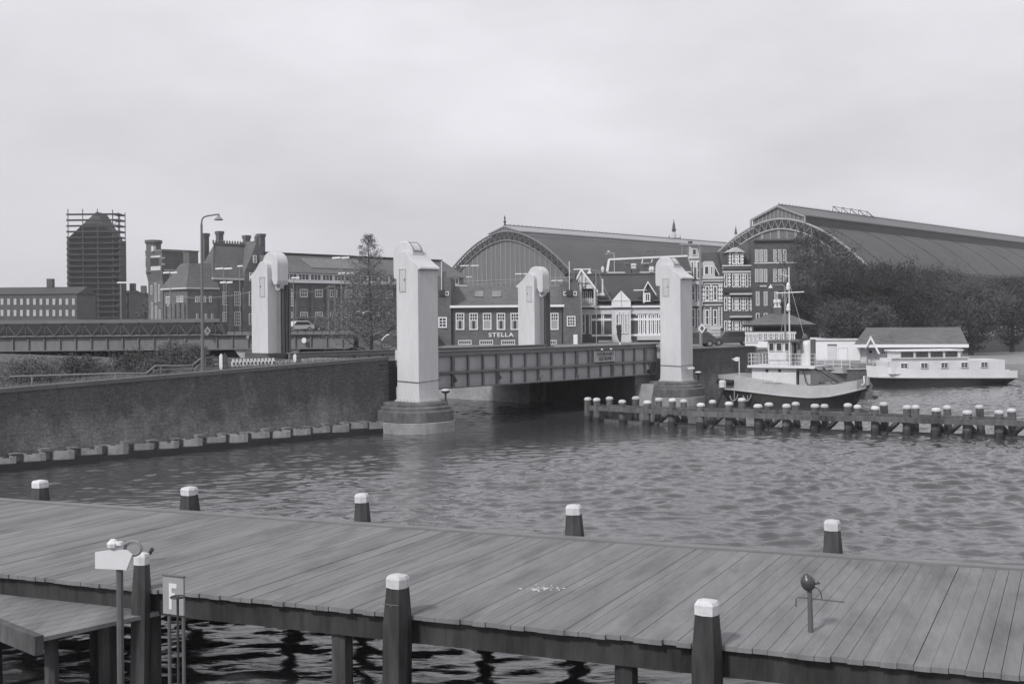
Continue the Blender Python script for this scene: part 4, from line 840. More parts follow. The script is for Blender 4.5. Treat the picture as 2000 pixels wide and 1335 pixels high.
for p1, p2 in (((1250, 531), (1257, 506)), ((1268, 531), (1276, 505)), ((1254, 514), (1272, 513))):
    b.tube((X_(p1[0], -.2), .2, ZM(*p1)), (X_(p2[0], 1), 1.9 if p2[1] < 510 else 1.5, ZM(*p2)), .1, n=4)
b.build('ridge_trim', 'trim', ms.root)
for px, py, w__ in ((1221, 517, 10), (1233, 519, 12)):
    c = MB().box(X_(px), -.9, ZM(px, 540), X_(px + w__), .3, ZM(px, py + 6)).build('chimney', 'brickd', ms.root)
    b = MB(); [b.lathe([(.14, 0), (.12, .4), (.2, .5), (.1, .7)], (X_(px + 1.5 + k * 3), -.3, ZM(px, py + 6)), 6) for k in range(3)]; b.build('chimney_pot', 'white2' if px > 1225 else 'iron', c)
b = MB(); [b.lathe([(.14, 0), (.25, .4), (.1, .8)], (X_(px), -.5, ZM(px, 532)), 6) for px in (1177, 1270, 1274, 1284)]; b.build('roof_ornament', 'white2', ms.root)
MB().box(X_(1186), -.4, ZM(1200, 534), X_(1350), -.1, ZM(1200, 531)).build('cornice', 'trim', ms.root)
b = MB(); b.path([(X_(1268), 4, ZM(1268, 498)), (X_(1272), 4, ZM(1272, 487)), (X_(1290), 4, ZM(1290, 486)), (X_(1286), 4, ZM(1286, 499))], .12, 4); b.build('roof_hatch', 'iron', ms.root)
b = MB(); b.path([(X_(1200), -.2, ZM(1200, 531)), (X_(1199.5), -.2, ZM(1200, 494)), (X_(1182), -.2, ZM(1182, 496))], .05, 4).lathe([(.1, 0), (.25, .1), (.1, .3)], (X_(1189), -.2, ZM(1189, 494)), 6); b.build('aerial', 'trim', ms.root)

# ------------------------------------------------------------------ row houses
def quoin(fr, xs, y0, y1, wd=3.2, n=6, m='white', dep=0):
    b = MB()
    for px in xs:
        for i in range(n):
            ya = y0 + (y1 - y0) * i / n; yb = ya + (y1 - y0) / n * .5; k = wd if i % 2 == 0 else wd
            a_, z1_ = fr.L(px - k / 2, ya, dep); c, _ = fr.L(px + k / 2, ya, dep); _, z0_ = fr.L(px, yb, dep)
            b.box(a_, dep - .09, z0_, c, dep - .004, z1_)
        b.box(fr.L(px - wd * .2, y0, dep)[0], dep - .03, fr.L(px, y1, dep)[1], fr.L(px + wd * .2, y0, dep)[0], dep - .004, fr.L(px, y0, dep)[1]); b.build('stone_quoin', m, fr.root); b = MB()
def bandp(fr, xa_, xb_, ya, yb, m='white2', pr=.14, name='stone_band', dep=0):
    a_, z1_ = fr.L(xa_, ya, dep); c, _ = fr.L(xb_, ya, dep); _, z0_ = fr.L(xa_, yb, dep); return MB().box(a_, dep - pr, z0_, c, dep - .005, z1_).build(name, m, fr.root)
YR = 152
h1 = Fr('town_house', 'narrow gabled town house with bay windows just right of the right pylon', 'house', 1340, YR, 2.4)
L1 = h1.L; x = lambda px: L1(px, 560)[0]; z = lambda py: L1(1360, py)[1]
MB().box(x(1338), 0, 0, x(1372), 9, z(522)).build('wall', 'brick', h1.root)
MB().ext([(x(1340), 0, z(522.2)), (x(1372), 0, z(522.2)), (x(1369), 0, z(508)), (x(1366), 0, z(500)), (x(1363), 0, z(480)), (x(1349), 0, z(480)), (x(1347), 0, z(500)), (x(1342), 0, z(508))], (0, .8, 0)).build('gable', 'trim', h1.root)
bandp(h1, 1348, 1364, 478, 481, 'trim', .3); bandp(h1, 1345, 1368, 502, 505, 'white2', .2); bandp(h1, 1346, 1371, 549, 556, 'trim', .5); bandp(h1, 1347, 1371, 589, 598, 'white2', .5); bandp(h1, 1348, 1371, 640, 653, 'trim', .5)
fwin(h1, 1351, 485, 1361, 499, 1, 1, fw=.15, fm='trim'); 
for xa_ in (1349.5, 1361): fwin(h1, xa_, 557, xa_ + 9, 588, 1, 2, dep=-.1, fw=.16); fwin(h1, xa_, 602, xa_ + 9, 639, 1, 2, dep=-.1, fw=.16); fwin(h1, xa_ - 1, 510, xa_ + 6, 545, 1, 2, fw=.14)
MB().box(x(1351), 2, z(476), x(1358), 3, z(468.5)).build('chimney', 'brick', h1.root)
b = MB(); b.box(x(1350), -.02, 0, x(1352.5), -.12, z(654)); b.build('pilaster', 'white2', h1.root)

h2 = Fr('town_house', 'striped brick and stone town house with arched dormer, middle of the row', 'house', 1372, YR, 2.4)
x = lambda px: h2.L(px, 560)[0]; z = lambda py: h2.L(1390, py)[1]
MB().box(x(1372.2), 0, 0, x(1411.5), 9, z(541)).build('wall', 'brick', h2.root)
MB().ext([(x(1372.5), .2, z(541)), (x(1372.5), 2.5, z(510)), (x(1372.5), 4, z(490)), (x(1372.5), 8.8, z(490)), (x(1372.5), 8.9, z(541))], (x(1411.5) - x(1372.5), 0, 0)).build('roof', 'roofd', h2.root)
bandp(h2, 1371.5, 1412, 540, 545, 'trim', .4); bandp(h2, 1371.5, 1412, 547, 550, 'trim', .3); bandp(h2, 1371.5, 1412, 587, 589.5, 'white2'); bandp(h2, 1371.5, 1412, 553, 555.5, 'white2'); bandp(h2, 1372, 1411, 636, 641, 'trim', .2); bandp(h2, 1372, 1386, 566, 568, 'white2'); bandp(h2, 1372, 1386, 576, 578, 'white2'); bandp(h2, 1372, 1411, 594, 597, 'trim', .1)
d2 = MB().ext([(x(1373), -.2, z(540)), (x(1396), -.2, z(540)), (x(1396), -.2, z(516)), (x(1392), -.2, z(510)), (x(1377), -.2, z(510)), (x(1373), -.2, z(516))], (0, 3, 0)).build('dormer', 'trim', h2.root)
fwin(h2, 1375, 519, 1385, 537, 1, 1, dep=-.2, fw=.12); fwin(h2, 1387, 519, 1393, 537, 1, 1, dep=-.2, fw=.12)
for xa_ in (1377, 1392.5): fwin(h2, xa_, 558, xa_ + 8.5, 587, 1, 2, fw=.14); fwin(h2, xa_, 604, xa_ + 8.5, 635, 1, 2, fw=.14)
quoin(h2, (1374, 1389, 1405, 1409), 556, 588, 4.2, 4); quoin(h2, (1375, 1388, 1404, 1409.5), 600, 637, 3.4, 8)
b = MB(); b.tube((x(1395.5), -.3, z(520)), (x(1404), -.3, z(537)), .09, n=4); b.build('roof_stay', 'white2', h2.root)

h3 = Fr('town_house', 'tall striped brick and stone town house with pedimented dormer and stacked bays', 'house', 1411.5, YR, 2.4)
x = lambda px: h3.L(px, 560)[0]; z = lambda py: h3.L(1440, py)[1]
MB().box(x(1411.8), 0, 0, x(1470), 10, z(521)).build('wall', 'brickd', h3.root)
MB().ext([(x(1412), .2, z(521)), (x(1412), 2.6, z(489)), (x(1412), 9, z(484)), (x(1412), 9.8, z(521))], (x(1470) - x(1412), 0, 0)).build('roof', 'roofd', h3.root)
bandp(h3, 1410, 1471, 518, 520.5, 'white2', .5); bandp(h3, 1410, 1470, 523, 525, 'trim', .2); bandp(h3, 1411, 1470, 529, 533, 'trim', .2)
dm = MB().ext([(x(1422), -.1, z(518)), (x(1452), -.1, z(518)), (x(1452), -.1, z(492)), (x(1422), -.1, z(492))], (0, 3, 0)).build('dormer', 'brickd', h3.root)
MB().ext([(x(1419), -.5, z(492.4)), (x(1455), -.5, z(492.4)), (x(1438), -.5, z(482.5))], (0, 3.4, 0)).build('pediment', 'trim', dm)
for xa_ in (1430, 1441): fwin(h3, xa_, 495, xa_ + 7, 516, 1, 2, dep=-.1, fw=.13)
quoin(h3, (1425.5, 1438.5, 1450), 493, 517, 4.6, 4, 'white', -.1)
for y0, y1 in ((534, 561), (580, 607), (626, 656)):
    for xa_ in (1414, 1430, 1441, 1455): fwin(h3, xa_, y0, xa_ + 6.5, y1, 1, 2, dep=(0 if y0 < 570 else -.35), fw=.12)
    quoin(h3, (1424.5, 1438.8, 1451.5, 1466.5), y0, y1, 5.2, 4, 'white', 0 if y0 < 570 else -.35)
for ya in (566, 610):
    bandp(h3, 1413, 1466, ya - 1, ya + 6, 'dark', .3); bandp(h3, 1424, 1466, ya + 6.5, ya + 10, 'trim', 1.0)
MB().box(x(1412), -.345, 0, x(1469), 0, z(576)).build('bay', 'brickd', h3.root)
b = MB(); b.tube((x(1471.5), -.3, z(627)), (x(1470.5), -.3, z(523)), .16, n=6).tube((x(1470.5), -.3, z(523)), (x(1468), -.3, z(519)), .16, n=6); b.build('downpipe', 'white2', h3.root)

h4 = Fr('town_house', 'tall flat-fronted dark brick house with rows of narrow pale-framed windows', 'house', 1472.5, YR - 2, 2.4)
x = lambda px: h4.L(px, 560)[0]; z = lambda py: h4.L(1500, py)[1]
MB().box(x(1472.5), 0, 0, x(1562), 12, z(470)).build('wall', 'brickd', h4.root)
bandp(h4, 1471, 1563, 467, 470, 'iron', .4, 'cornice'); bandp(h4, 1473, 1562, 512, 515, 'trim', .1) ; bandp(h4, 1484, 1497, 557, 560, 'trim', .12, 'plaque')
for y0, y1 in ((487, 511), (525, 551)):
    for xa_ in (1474.5, 1483, 1491.5, 1510, 1519.5, 1529): fwin(h4, xa_, y0, xa_ + 7, y1, 1, 2, fw=.13, fm='trim', curtain=2)
for xa_ in (1476, 1491.5, 1512, 1527): fwin(h4, xa_, 569, xa_ + 7.5, 597, 1, 2, fw=.13, fm='trim', curtain=2); fwin(h4, xa_, 611, xa_ + 7.5, 636, 1, 2, fw=.13, fm='trim')
MB().ext([(x(1472.5) - .005, 3, z(521)), (x(1472.5) - .005, 3, z(470)), (x(1472.5) - .005, 9, z(470)), (x(1472.5) - .005, 9, z(521))], (-.3, 0, 0)).build('party_wall', 'brickm', h4.root)

# ------------------------------------------------------------------ post office complex (grid-rotated)
BP = 'bricks'
def po(name, label, px, Y, zg=2.0): return Fr(name, label, 'building', px, Y, zg, AU)
tw = po('brick_tower', 'square brick tower with corner turret and slit windows at far left', 317, 185)
S = lambda px, py: tw.S(px, py, 0); Lf = tw.L
wS = S(284, 500)[0]; wL = Lf(372, 500)[0]; z = lambda py: S(317, py)[1]
MB().box(.3, .3, 0, wL, wS - .3, z(547)).build('shaft', BP, tw.root)
MB().ext([(0, 0, z(528)), (0, wS, z(528)), (.28, wS - .3, z(546.9)), (.28, .3, z(546.9))], (wL, 0, 0)).build('corbel', BP, tw.root)
MB().box(0, 0, z(527.9), wL, wS, z(488)).build('upper_storey', BP, tw.root)
MB().box(-.08, -.1, z(491), wL, wS, z(488) + .15).build('parapet', mat('light brick', .15, .2, 2), tw.root)
MB().box(-.05, .4, z(527), -.001, wS, z(519)).box(-.05, .4, z(502), -.001, wS, z(498)).build('stone_band', 'trim', tw.root)
for i in range(7): px = 288 + 3.4 * i; fwin(tw, px, 503, px + 2.1, 518, 1, 1, side=0, fw=.03, fm='brick', name='slit_window')
for i, (px, y0, y1) in enumerate(((295, 557, 575), (303, 553, 590), (310, 555, 588), (296, 590, 640), (304, 597, 640), (311, 605, 640))): fwin(tw, px, y0, px + 3, y1, 1, 2, side=.3, fw=.12, fm='trim', name='slit_window')
cx, cy = .9, wS - 1.1
MB().lathe([(1.2, z(530)), (1.2, z(474)), (1.42, z(471)), (1.42, z(466)), (1.1, z(465.5))], (cx, cy, 0), 12).build('turret', BP, tw.root)
MB().box(-.3, wS - 3.1, z(489), .15, wS - 2.5, z(479)).build('lantern', 'white2', tw.root)
MB().box(.4, -.01, z(527) - .1, wL, -.1, z(526)).box(0, -.08, z(505), .5, 0, z(502)).box(0, -.08, z(517), .5, 0, z(514)).build('quoins', 'trim', tw.root)

lp2 = po('brick_pavilion', 'lower brick pavilion with steep pyramid roof beside the tower', 366, 172)
S = lambda px, py: lp2.S(px, py, 0); Lf = lp2.L; z = lambda py: Lf(366, py)[1]
wS = S(320, 560)[0]; wL = Lf(424, 560)[0]
MB().box(0, 0, 0, wL, wS, z(562)).build('wall', BP, lp2.root)
MB().box(-.4, -.4, z(564), wL + .2, wS + .4, z(561)).build('eaves', 'trim', lp2.root)
b = MB(); zr = z(512); b.add([(-.4, -.4, z(560.9)), (wL + .2, -.4, z(560.9)), (wL + .2, wS + .4, z(560.9)), (-.4, wS + .4, z(560.9)), (1.5, 1.9, zr), (wL, 1.9, zr), (wL, wS - 2.5, zr), (1.5, wS - 2.5, zr)], [(0, 1, 5, 4), (1, 2, 6, 5), (2, 3, 7, 6), (3, 0, 4, 7), (4, 5, 6, 7), (0, 3, 2, 1)]); b.build('roof', 'roof', lp2.root)
MB().box(1.6, wS * .3, zr, 3.2, wS * .3 + 1.7, z(489)).box(1.5, wS * .3 - .1, z(489), 3.3, wS * .3 + 1.8, z(487)).build('chimney', BP, lp2.root)
fwin(lp2, 325, 579, 333, 597, 2, 4, side=0, fw=.12)
for xa_ in (346, 353): fwin(lp2, xa_, 578, xa_ + 5, 590, 2, 2, side=0, fw=.1)
for xa_ in (381, 388, 397, 408): fwin(lp2, xa_, 578, xa_ + 5, 590, 1, 2, fw=.12)
for xa_ in (383, 400, 412): fwin(lp2, xa_, 612, xa_ + 4, 632, 1, 2, fw=.1, fm='trim')
for i in range(5): t_ = wS * (i + .5) / 5; MB().box(-.25, t_ - .2, 0, 0, t_ + .2, z(592)).build('buttress', BP, lp2.root)

mb = po('brick_mansion', 'big brick block with high hipped roof, cresting and tall chimneys left of the left pylon', 418, 176)
S = lambda px, py: mb.S(px, py, 0); Lf = mb.L; z = lambda py: Lf(418, py)[1]
wS = S(388, 540)[0]; wL = Lf(540, 540)[0]
MB().box(0, 0, 0, wL, wS, z(545)).build('wall', BP, mb.root)
MB().box(-.4, -.4, z(546), wL, wS + .4, z(542)).build('eaves', 'trim', mb.root)
zr = z(474); x0r, x1r = Lf(430, 474, 3)[0], Lf(527, 474, 3)[0]
b = MB(); b.add([(-.4, -.4, z(541.9)), (wL + .2, -.4, z(541.9)), (wL + .2, wS + .4, z(541.9)), (-.4, wS + .4, z(541.9)), (1.6, 2.6, zr), (wL - 2.6, 2.6, zr), (wL - 2.6, wS - 2, zr), (1.6, wS - 2, zr)], [(0, 1, 5, 4), (1, 2, 6, 5), (2, 3, 7, 6), (3, 0, 4, 7), (4, 5, 6, 7), (0, 3, 2, 1)]); rf = b.build('roof', 'roof', mb.root)
b = MB(); n = 16
for i in range(n): b.lathe([(.14, 0), (.1, .3), (.2, .45), (.05, .7)], (1.6 + (wL - 4.2) * i / (n - 1), 2.6, zr), 6)
b.box(1.5, 2.5, zr, wL - 2.5, 2.7, zr + .25); b.build('ridge_cresting', 'iron', rf)
for pxa, pxb, yt in ((399, 412, 455), (427, 440, 451), (480, 492.5, 459), (508.5, 521.5, 456)):
    dep = 5 if pxa < 405 else 2.6; a_, z1_ = mb.L(pxa, yt, dep); c, _ = mb.L(pxb, yt, dep); ww = (c - a_) * .72
    MB().box(a_, dep, z(520), a_ + ww, dep + ww, z1_ - .5).box(a_ - .1, dep - .1, z1_ - .5, a_ + ww + .1, dep + ww + .1, z1_).build('chimney', BP, mb.root)
# gable
a_, _ = Lf(478, 540, -.5); c, _ = Lf(530, 540, -.5); m_ = Lf(503, 540, -.5)[0]
gb = MB().ext([(a_, -.5, 0), (c, -.5, 0), (c, -.5, z(530)), (m_, -.5, z(466)), (a_, -.5, z(530))], (0, 4.5, 0)).build('gable', BP, mb.root)
MB().lathe([(.35, 0), (.4, .8), (.1, 1.3)], (m_, -.3, z(466) - .2), 6).build('finial', BP, gb)
fwin(mb, 494, 498, 501, 513, 2, 2, dep=-.5, fw=.12); fwin(mb, 487, 532, 494, 548, 2, 2, dep=-.5, fw=.12)
for xa_, y0, y1 in ((434, 569, 596), (457, 569, 597), (486, 569, 597), (434, 609, 634), (457, 608, 636), (486, 612, 634)): fwin(mb, xa_, y0, xa_ + 13, y1, 3, 4, dep=(0 if xa_ < 480 else -.5), fw=.14, fm='white2')
for xa_ in (448, 476): a_ = Lf(xa_, 600)[0]; MB().box(a_ - .35, -.45, 0, a_ + .35, 0, z(560)).build('buttress', BP, mb.root)
MB().ext([(Lf(455, 530, .4)[0], .4, z(545)), (Lf(466, 530, .4)[0], .4, z(545)), (Lf(464, 530, .4)[0], 2, z(533)), (Lf(457, 530, .4)[0], 2, z(533))], (0, 2, 0)).build('dormer', 'mull', rf)

wg = po('brick_wing', 'long brick office wing with white window strip and roof lights behind the leafy tree', 545, 178)
S = wg.S; Lf = wg.L; wL = Lf(905, 520)[0]
zz_ = lambda py, px=570: Lf(px, py)[1]
ze = zz_(532); MB().box(0, 0, 0, wL, 14, ze).build('wall', BP, wg.root)
zrr = wg.L(570, 497, 6)[1]
MB().ext([(0, -.5, ze), (0, 6, zrr), (0, 8, zrr), (0, 14.5, ze)], (wL + .5, 0, 0)).build('roof', 'roof', wg.root)
MB().box(0, 5.6, zrr + .01, wL, 8.2, zrr + .25).build('ridge', 'dark', wg.root)
b = MB()
for pxa, pxb in ((592, 612), (616, 637), (641, 660), (664, 682), (686, 702)):
    a_, z1_ = wg.L(pxa, 514, 3.6); c, _ = wg.L(pxb, 514, 3.6); sl_ = (zrr - ze) / 6.5
    for k in range(5):
        xx = a_ + (c - a_) * k / 4.; b.ob((xx, 1.0, ze + sl_ * 1.5 + .15), (.12, 0, 0), (0, 3., 3. * sl_), (0, 0, .12))
    for k in (0, 1): b.ob((a_, 1.0 + 3 * k, ze + sl_ * (1.5 + 3 * k) + .15), (c - a_, 0, 0), (0, .1, .1 * sl_), (0, 0, .14))
b.build('roof_light', 'mull', wg.root)
MB().box(0, -1.0, zz_(552), wL, 0, zz_(548.5)).build('cornice', 'white', wg.root)
i = 0; px = 565.
xs_ = wL; t_ = 1.2
while t_ < wL - 2:
    window(wg.root, (t_, -.05, zz_(547.5)), (1, 0, 0), (0, -1, 0), 2.25, zz_(533) - zz_(547.5), 3, 1, fw=.14, fm='white', name='strip_window'); t_ += 2.4
t_ = 1.0; k = 0
while t_ < wL - 2:
    window(wg.root, (t_, 0, zz_(580)), (1, 0, 0), (0, -1, 0), 1.5, zz_(564) - zz_(580), 3, 2, fw=.13, fm='white')
    window(wg.root, (t_, 0, zz_(621)), (1, 0, 0), (0, -1, 0), 1.5, zz_(609) - zz_(621), 3, 2, fw=.13, fm='white')
    MB().box(t_ + 2.0, -.4, 0, t_ + 2.35, 0, zz_(556)).build('buttress', BP, wg.root); t_ += 3.0
MB().box(0, -.15, zz_(600), wL, 0, zz_(598)).build('string_course', 'brick', wg.root)
fwin(wg, 563, 571, 573, 598, 3, 4, dep=-.02, fw=.14)

# scaffolded tower at far left, distant low buildings
Y = 230; sc_ = thing('scaffolded_tower', 'dark tower wrapped in open scaffolding at the far left', 'tower', (P(170, 600, Y).x, Y, 0))
z = lambda py: Z(230, py, Y); k = Y / FP
MB().box(-4, 0, 0, 5.35, 8, z(466)).ext([(-4, 0, z(466)), (5.35, 0, z(466)), (1, 3, z(410))], (0, 6, 0)).build('tower', 'roofd', sc_)
b = MB()
for x_ in (5.5, 6.9): b.tube((x_, -.3, 0), (x_, -.3, z(410 if x_ < 6 else 422)), .12, n=4); b.tube((x_, 3, 0), (x_, 3, z(412)), .1, n=4)
for x_ in (-3.5, -.5, 2.5): b.tube((x_, -.6, 0), (x_, -.6, z(408)), .1, n=4)
b.build('pole', 'iron', sc_); b = MB()
for i in range(19): b.box(-3.8, -.8, z(420 + i * 11.2), 7.0, -.1, z(420 + i * 11.2) + .32); b.box(5.5, -.1, z(420 + i * 11.2), 7.0, 3, z(420 + i * 11.2) + .3)
b.build('platform', 'dark', sc_)
for i in range(9): MB().tube((5.5, -.35, z(440 + i * 20)), (6.9, -.35, z(430 + i * 20)), .08, n=4).build('diagonal', 'iron', sc_)
def lowblock(label, pxa, pxb, yt, Y, m, roofy, wins=True):
    f = Fr('distant_house', label, 'house', pxa, Y, 2.0); a_ = 0; c = f.L(pxb, 600)[0]; z1_ = f.L(pxa, yt)[1]; z2 = f.L(pxa, roofy)[1]
    MB().box(0, 0, 0, c, 9, z1_).build('wall', m, f.root); MB().ext([(-.2, -.2, z1_), (-.2, 4.5, z2), (-.2, 9.2, z1_)], (c + .4, 0, 0)).build('roof', 'roofd', f.root)
    if wins:
        n = max(2, int((pxb - pxa) / 12))
        for r_ in range(2):
            for i in range(n):
                px = pxa + (pxb - pxa) * (i + .3) / n; fwin(f, px, yt + 8 + 22 * r_, px + 5, yt + 20 + 22 * r_, 2, 2, fw=.15, fm='trim')
    MB().box(c * .6, 3.8, z2 - 1, c * .6 + 1, 5, z2 + 1.5).build('chimney', m, f.root)
lowblock('low distant dark house right of the scaffolded tower', 226, 252, 572, 240, 'brickd', 566)
lowblock('small distant house before the brick tower', 252, 272, 578, 250, 'brick', 570)
lowblock('long low brick warehouse at the far left border', -40, 150, 575, 200, 'brickd', 560)
p = P(285, 600, 215); tree('broadleaf_tree', 'small distant tree between the low houses and the brick tower', 'tree', (p.x, 215, 2), Z(285, 590, 215) - 2, lin([(0, .5), (.3, 1.8), (.7, 1.8), (1, .5)]), 2500, .16, .15, 'bush', 20, 77)
for i in range(3): 
    px = (236, 262, 316)[i]; p = P(px, 600, 200)

# ------------------------------------------------------------------ right bank: kiosk, shed, low house
YK = 100; kk = Fr('kiosk', 'low hip-roofed harbour kiosk with white glazed veranda behind the tug', 'kiosk', 1458, YK, 2.9, R(-12.5))
x = lambda px, d=0: kk.L(px, 640, d)[0]; z = lambda py: kk.L(1500, py)[1]
MB().box(x(1472), .8, 0, x(1582), 6, z(633)).build('wall', 'brickd', kk.root)
b = MB(); b.add([(x(1446), -.8, z(634)), (x(1594), -.8, z(634)), (x(1594), 7, z(634)), (x(1446), 7, z(634)), (x(1504), 3.2, z(612.5)), (x(1540), 3.2, z(612.5))], [(0, 1, 5, 4), (1, 2, 5), (2, 3, 4, 5), (3, 0, 4), (0, 3, 2, 1)]); b.build('roof', 'roof', kk.root)
MB().box(x(1450), -.7, z(637.5), x(1590), 6.8, z(634.2)).build('eaves', 'dark', kk.root)
vr = MB().box(x(1455), -.1, 0, x(1553), .78, z(658)).box(x(1455), -.15, z(652), x(1555), .75, z(647)).build('veranda', 'white', kk.root)
MB().box(x(1455), -.05, z(658) + .001, x(1553), .7, z(652)).build('veranda_back', 'glass', kk.root)
for i in range(3): fwin(kk, 1456 + i * 8, 651, 1463 + i * 8, 669, 2, 4, dep=-.1, fw=.07)
for i in range(7): fwin(kk, 1480 + i * 10.5, 650, 1489.5 + i * 10.5, 664, 2, 3, dep=-.1, fw=.08)
c = MB().box(x(1511, 3), 2.8, z(618), x(1526, 3), 3.5, z(600)).build('chimney', 'brickm', kk.root)
b = MB(); [b.lathe([(.12, 0), (.1, .3), (.2, .5), (.16, .75)], (x(1515 + 7 * q, 3), 3.1, z(600)), 8) for q in (0, 1)]; b.box(x(1511, 3), 2.9, z(600), x(1526, 3), 3.4, z(598)); b.build('chimney_pot', 'white2', c)

land('wharf', [(28, 112), (50, 104), (120, 118), (120, 170), (60, 140), (30, 124)], -2, 1.0, 'conc')
YH = 119; shd = Fr('boat_shed', 'long plain white shed on the wharf between tug and low house', 'shed', 1583, YH, .9, R(-15))
x = lambda px, d=0: shd.L(px, 680, d)[0]; z = lambda py: shd.L(1620, py)[1]
MB().box(x(1583), 0, 0, x(1684), 5, z(664)).build('wall', 'white', shd.root)
MB().ext([(x(1582), -.15, z(664.2)), (x(1582), -.15, z(662.6)), (x(1582), 5, z(660)), (x(1582), 5, z(664.2))], (x(1685) - x(1582), 0, 0)).build('roof', 'white2', shd.root)
MB().box(x(1588), -.03, z(697), x(1590.5), 0, z(670)).build('side_slit', 'dark', shd.root)
d = MB().box(x(1616), -.06, z(709), x(1634), 0, z(674)).build('door', 'white2', shd.root); MB().box(x(1616), -.12, z(674), x(1634), 0, z(672)).build('door_rail', 'iron', d)
d = MB().box(x(1638), -.04, z(709), x(1655), 0, z(680)).build('door', 'white', shd.root)
b = MB(); b.box(x(1637.5), -.05, z(709), x(1638), 0, z(679)).box(x(1655), -.05, z(709), x(1655.5), 0, z(679)).box(x(1637.5), -.05, z(679.5), x(1655.5), 0, z(679)).build('door_frame', 'trim', shd.root)
YL = 112; lh = Fr('low_house', 'low white house with dark pitched roof and white fascia at right', 'house', 1680, YL, .9, R(-18))
x = lambda px, d=0: lh.L(px, 660, d)[0]; z = lambda py: lh.L(1710, py)[1]
MB().box(x(1680), .6, 0, x(1880), 6, z(676)).build('wall', 'white2', lh.root)
b = MB(); b.add([(x(1668), -.6, z(672.3)), (x(1890), -.6, z(672.3)), (x(1890), 7, z(672.3)), (x(1668), 7, z(672.3)), (x(1691), 3.2, z(640)), (x(1880), 3.2, z(640))], [(0, 1, 5, 4), (1, 2, 5), (2, 3, 4, 5), (3, 0, 4), (0, 3, 2, 1)]); b.build('roof', 'roof', lh.root)
MB().box(x(1667), -.75, z(678), x(1891), -.6, z(672)).build('fascia', 'white', lh.root)
MB().ext([(x(1680), .55, 0), (x(1692), .55, 0), (x(1695), .55, z(678)), (x(1685), .55, z(678))], (0, -.3, 0)).build('sloped_wall', 'trim', lh.root)
d = MB().box(x(1693), .5, 0, x(1708), .6, z(682)).build('door', 'trim', lh.root); MB().lathe([(.01, 0), (.16, 0), (.16, .04), (.01, .04)], n=12); 
b = MB().lathe([(.01, 0), (.16, 0), (.16, .04), (.01, .04)], n=12); b.v = [(x(1700) + p_[0], .5 - p_[2], z(687) + p_[1]) for p_ in b.v]; b.build('porthole', 'dark', d)
b = MB()
for q in ((1690, 681, 1701, 661), (1698, 656, 1715, 690)):
    b.ob((x(q[0]), -1.0, z(q[1])), (x(q[2]) - x(q[0]), 0, z(q[3]) - z(q[1])), (0, .15, 0), (0, 0, .3) if q[0] == 1690 else (.18, 0, 0))
b.build('crossed_rafters', 'white', lh.root)
for px in (1720, 1734, 1748, 1775, 1800, 1830, 1850): fwin(lh, px, 680, px + 10, 692, 2, 2, dep=.6, fw=.08)
b = MB(); b.path([(x(1716), -.2, z(662)), (x(1750), -.2, z(657))], .03, 4).path([(x(1741), -.2, z(672)), (x(1743), -.2, z(658)), (x(1737), -.2, z(651))], .03, 4); b.build('aerial', 'iron', lh.root)

# ------------------------------------------------------------------ boats
def hull(par, L_, beam, sheer, rub, m1, m2, bow_full=.5, n=26, z_low=-.5, stern=.6, rake=1.2):
    """x from bow (0) to stern (L). lower dark hull and upper bulwark"""
    st_ = []
    for i in range(n + 1):
        f = i / n
        w_ = beam / 2 * min(1, (math.sin(min(f / .38, 1) * math.pi / 2)) ** bow_full) * (1 - (1 - stern) * max(0, (f - .7) / .3) ** 2.2)
        if f > .96: w_ *= math.sqrt(max(0, 1 - ((f - .96) / .042) ** 2)) * .55 + .45 * (1 - (f - .96) / .04 * .6)
        w_ = max(w_, .03); zs_ = sheer(f); zr_ = rub(f); wl = w_ * (.55 + .42 * math.sin(math.pi * min(1, max(0, f * 1.05))))
        dx = rake * (1 - f) ** 6; dxs = -1.3 * max(0, (f - .8) / .2) ** 2
        st_.append((f * L_, w_, wl, zs_, zr_, dx, dxs))
    lo, up = MB(), MB(); ringl = []; ringu = []
    for x_, w_, wl, zs_, zr_, dx, dxs in st_:
        ringl.append([(x_ + dx + dxs, -wl * .5, z_low), (x_ + dx * .6 + dxs * .7, -wl, 0.0), (x_, -w_, zr_), (x_, w_, zr_), (x_ + dx * .6 + dxs * .7, wl, 0.0), (x_ + dx + dxs, wl * .5, z_low)])
        t_ = .05; ringu.append([(x_ - .02, -w_ * 1.0 - .02, zr_), (x_ - .12 * (1 - x_ / L_), -w_ * .99, zs_), (x_ - .12 * (1 - x_ / L_) + .02, -w_ * .99 + t_, zs_), (x_, -w_ + t_, zr_ + .02), (x_, w_ - t_, zr_ + .02), (x_ + .02, w_ * .99 - t_, zs_), (x_, w_ * .99, zs_), (x_ - .02, w_ + .02, zr_)])
    for mb_, rg in ((lo, ringl), (up, ringu)):
        k = len(rg[0]); vs_ = [v for r_ in rg for v in r_]; fs = [(j * k + i, j * k + (i + 1) % k, (j + 1) * k + (i + 1) % k, (j + 1) * k + i) for j in range(len(rg) - 1) for i in range(k)]
        fs += [tuple(range(k - 1, -1, -1)), tuple(range((len(rg) - 1) * k, len(rg) * k))]; mb_.add(vs_, fs)
    h_ = lo.build('hull', m1, par, smooth=False); u_ = up.build('bulwark', m2, par)
    rr = MB(); 
    for s in (-1, 1): rr.path([(x_, s * (w_ + .04), zr_ - .02) for x_, w_, wl, zs_, zr_, dx, dxs in st_], .055, 6)
    rr.build('rub_rail', 'hullg', par)
    return st_
bowp = P(1409, 740, 73); stp = P(1701, 745, 68.2); dvec = stp - bowp; dvec.z = 0
tg = thing('tug_boat', 'white and black harbour tug with tall mast moored behind the fender piles', 'tug', (bowp.x, bowp.y + .6, 0), math.atan2(dvec.y, dvec.x))
LT = dvec.length
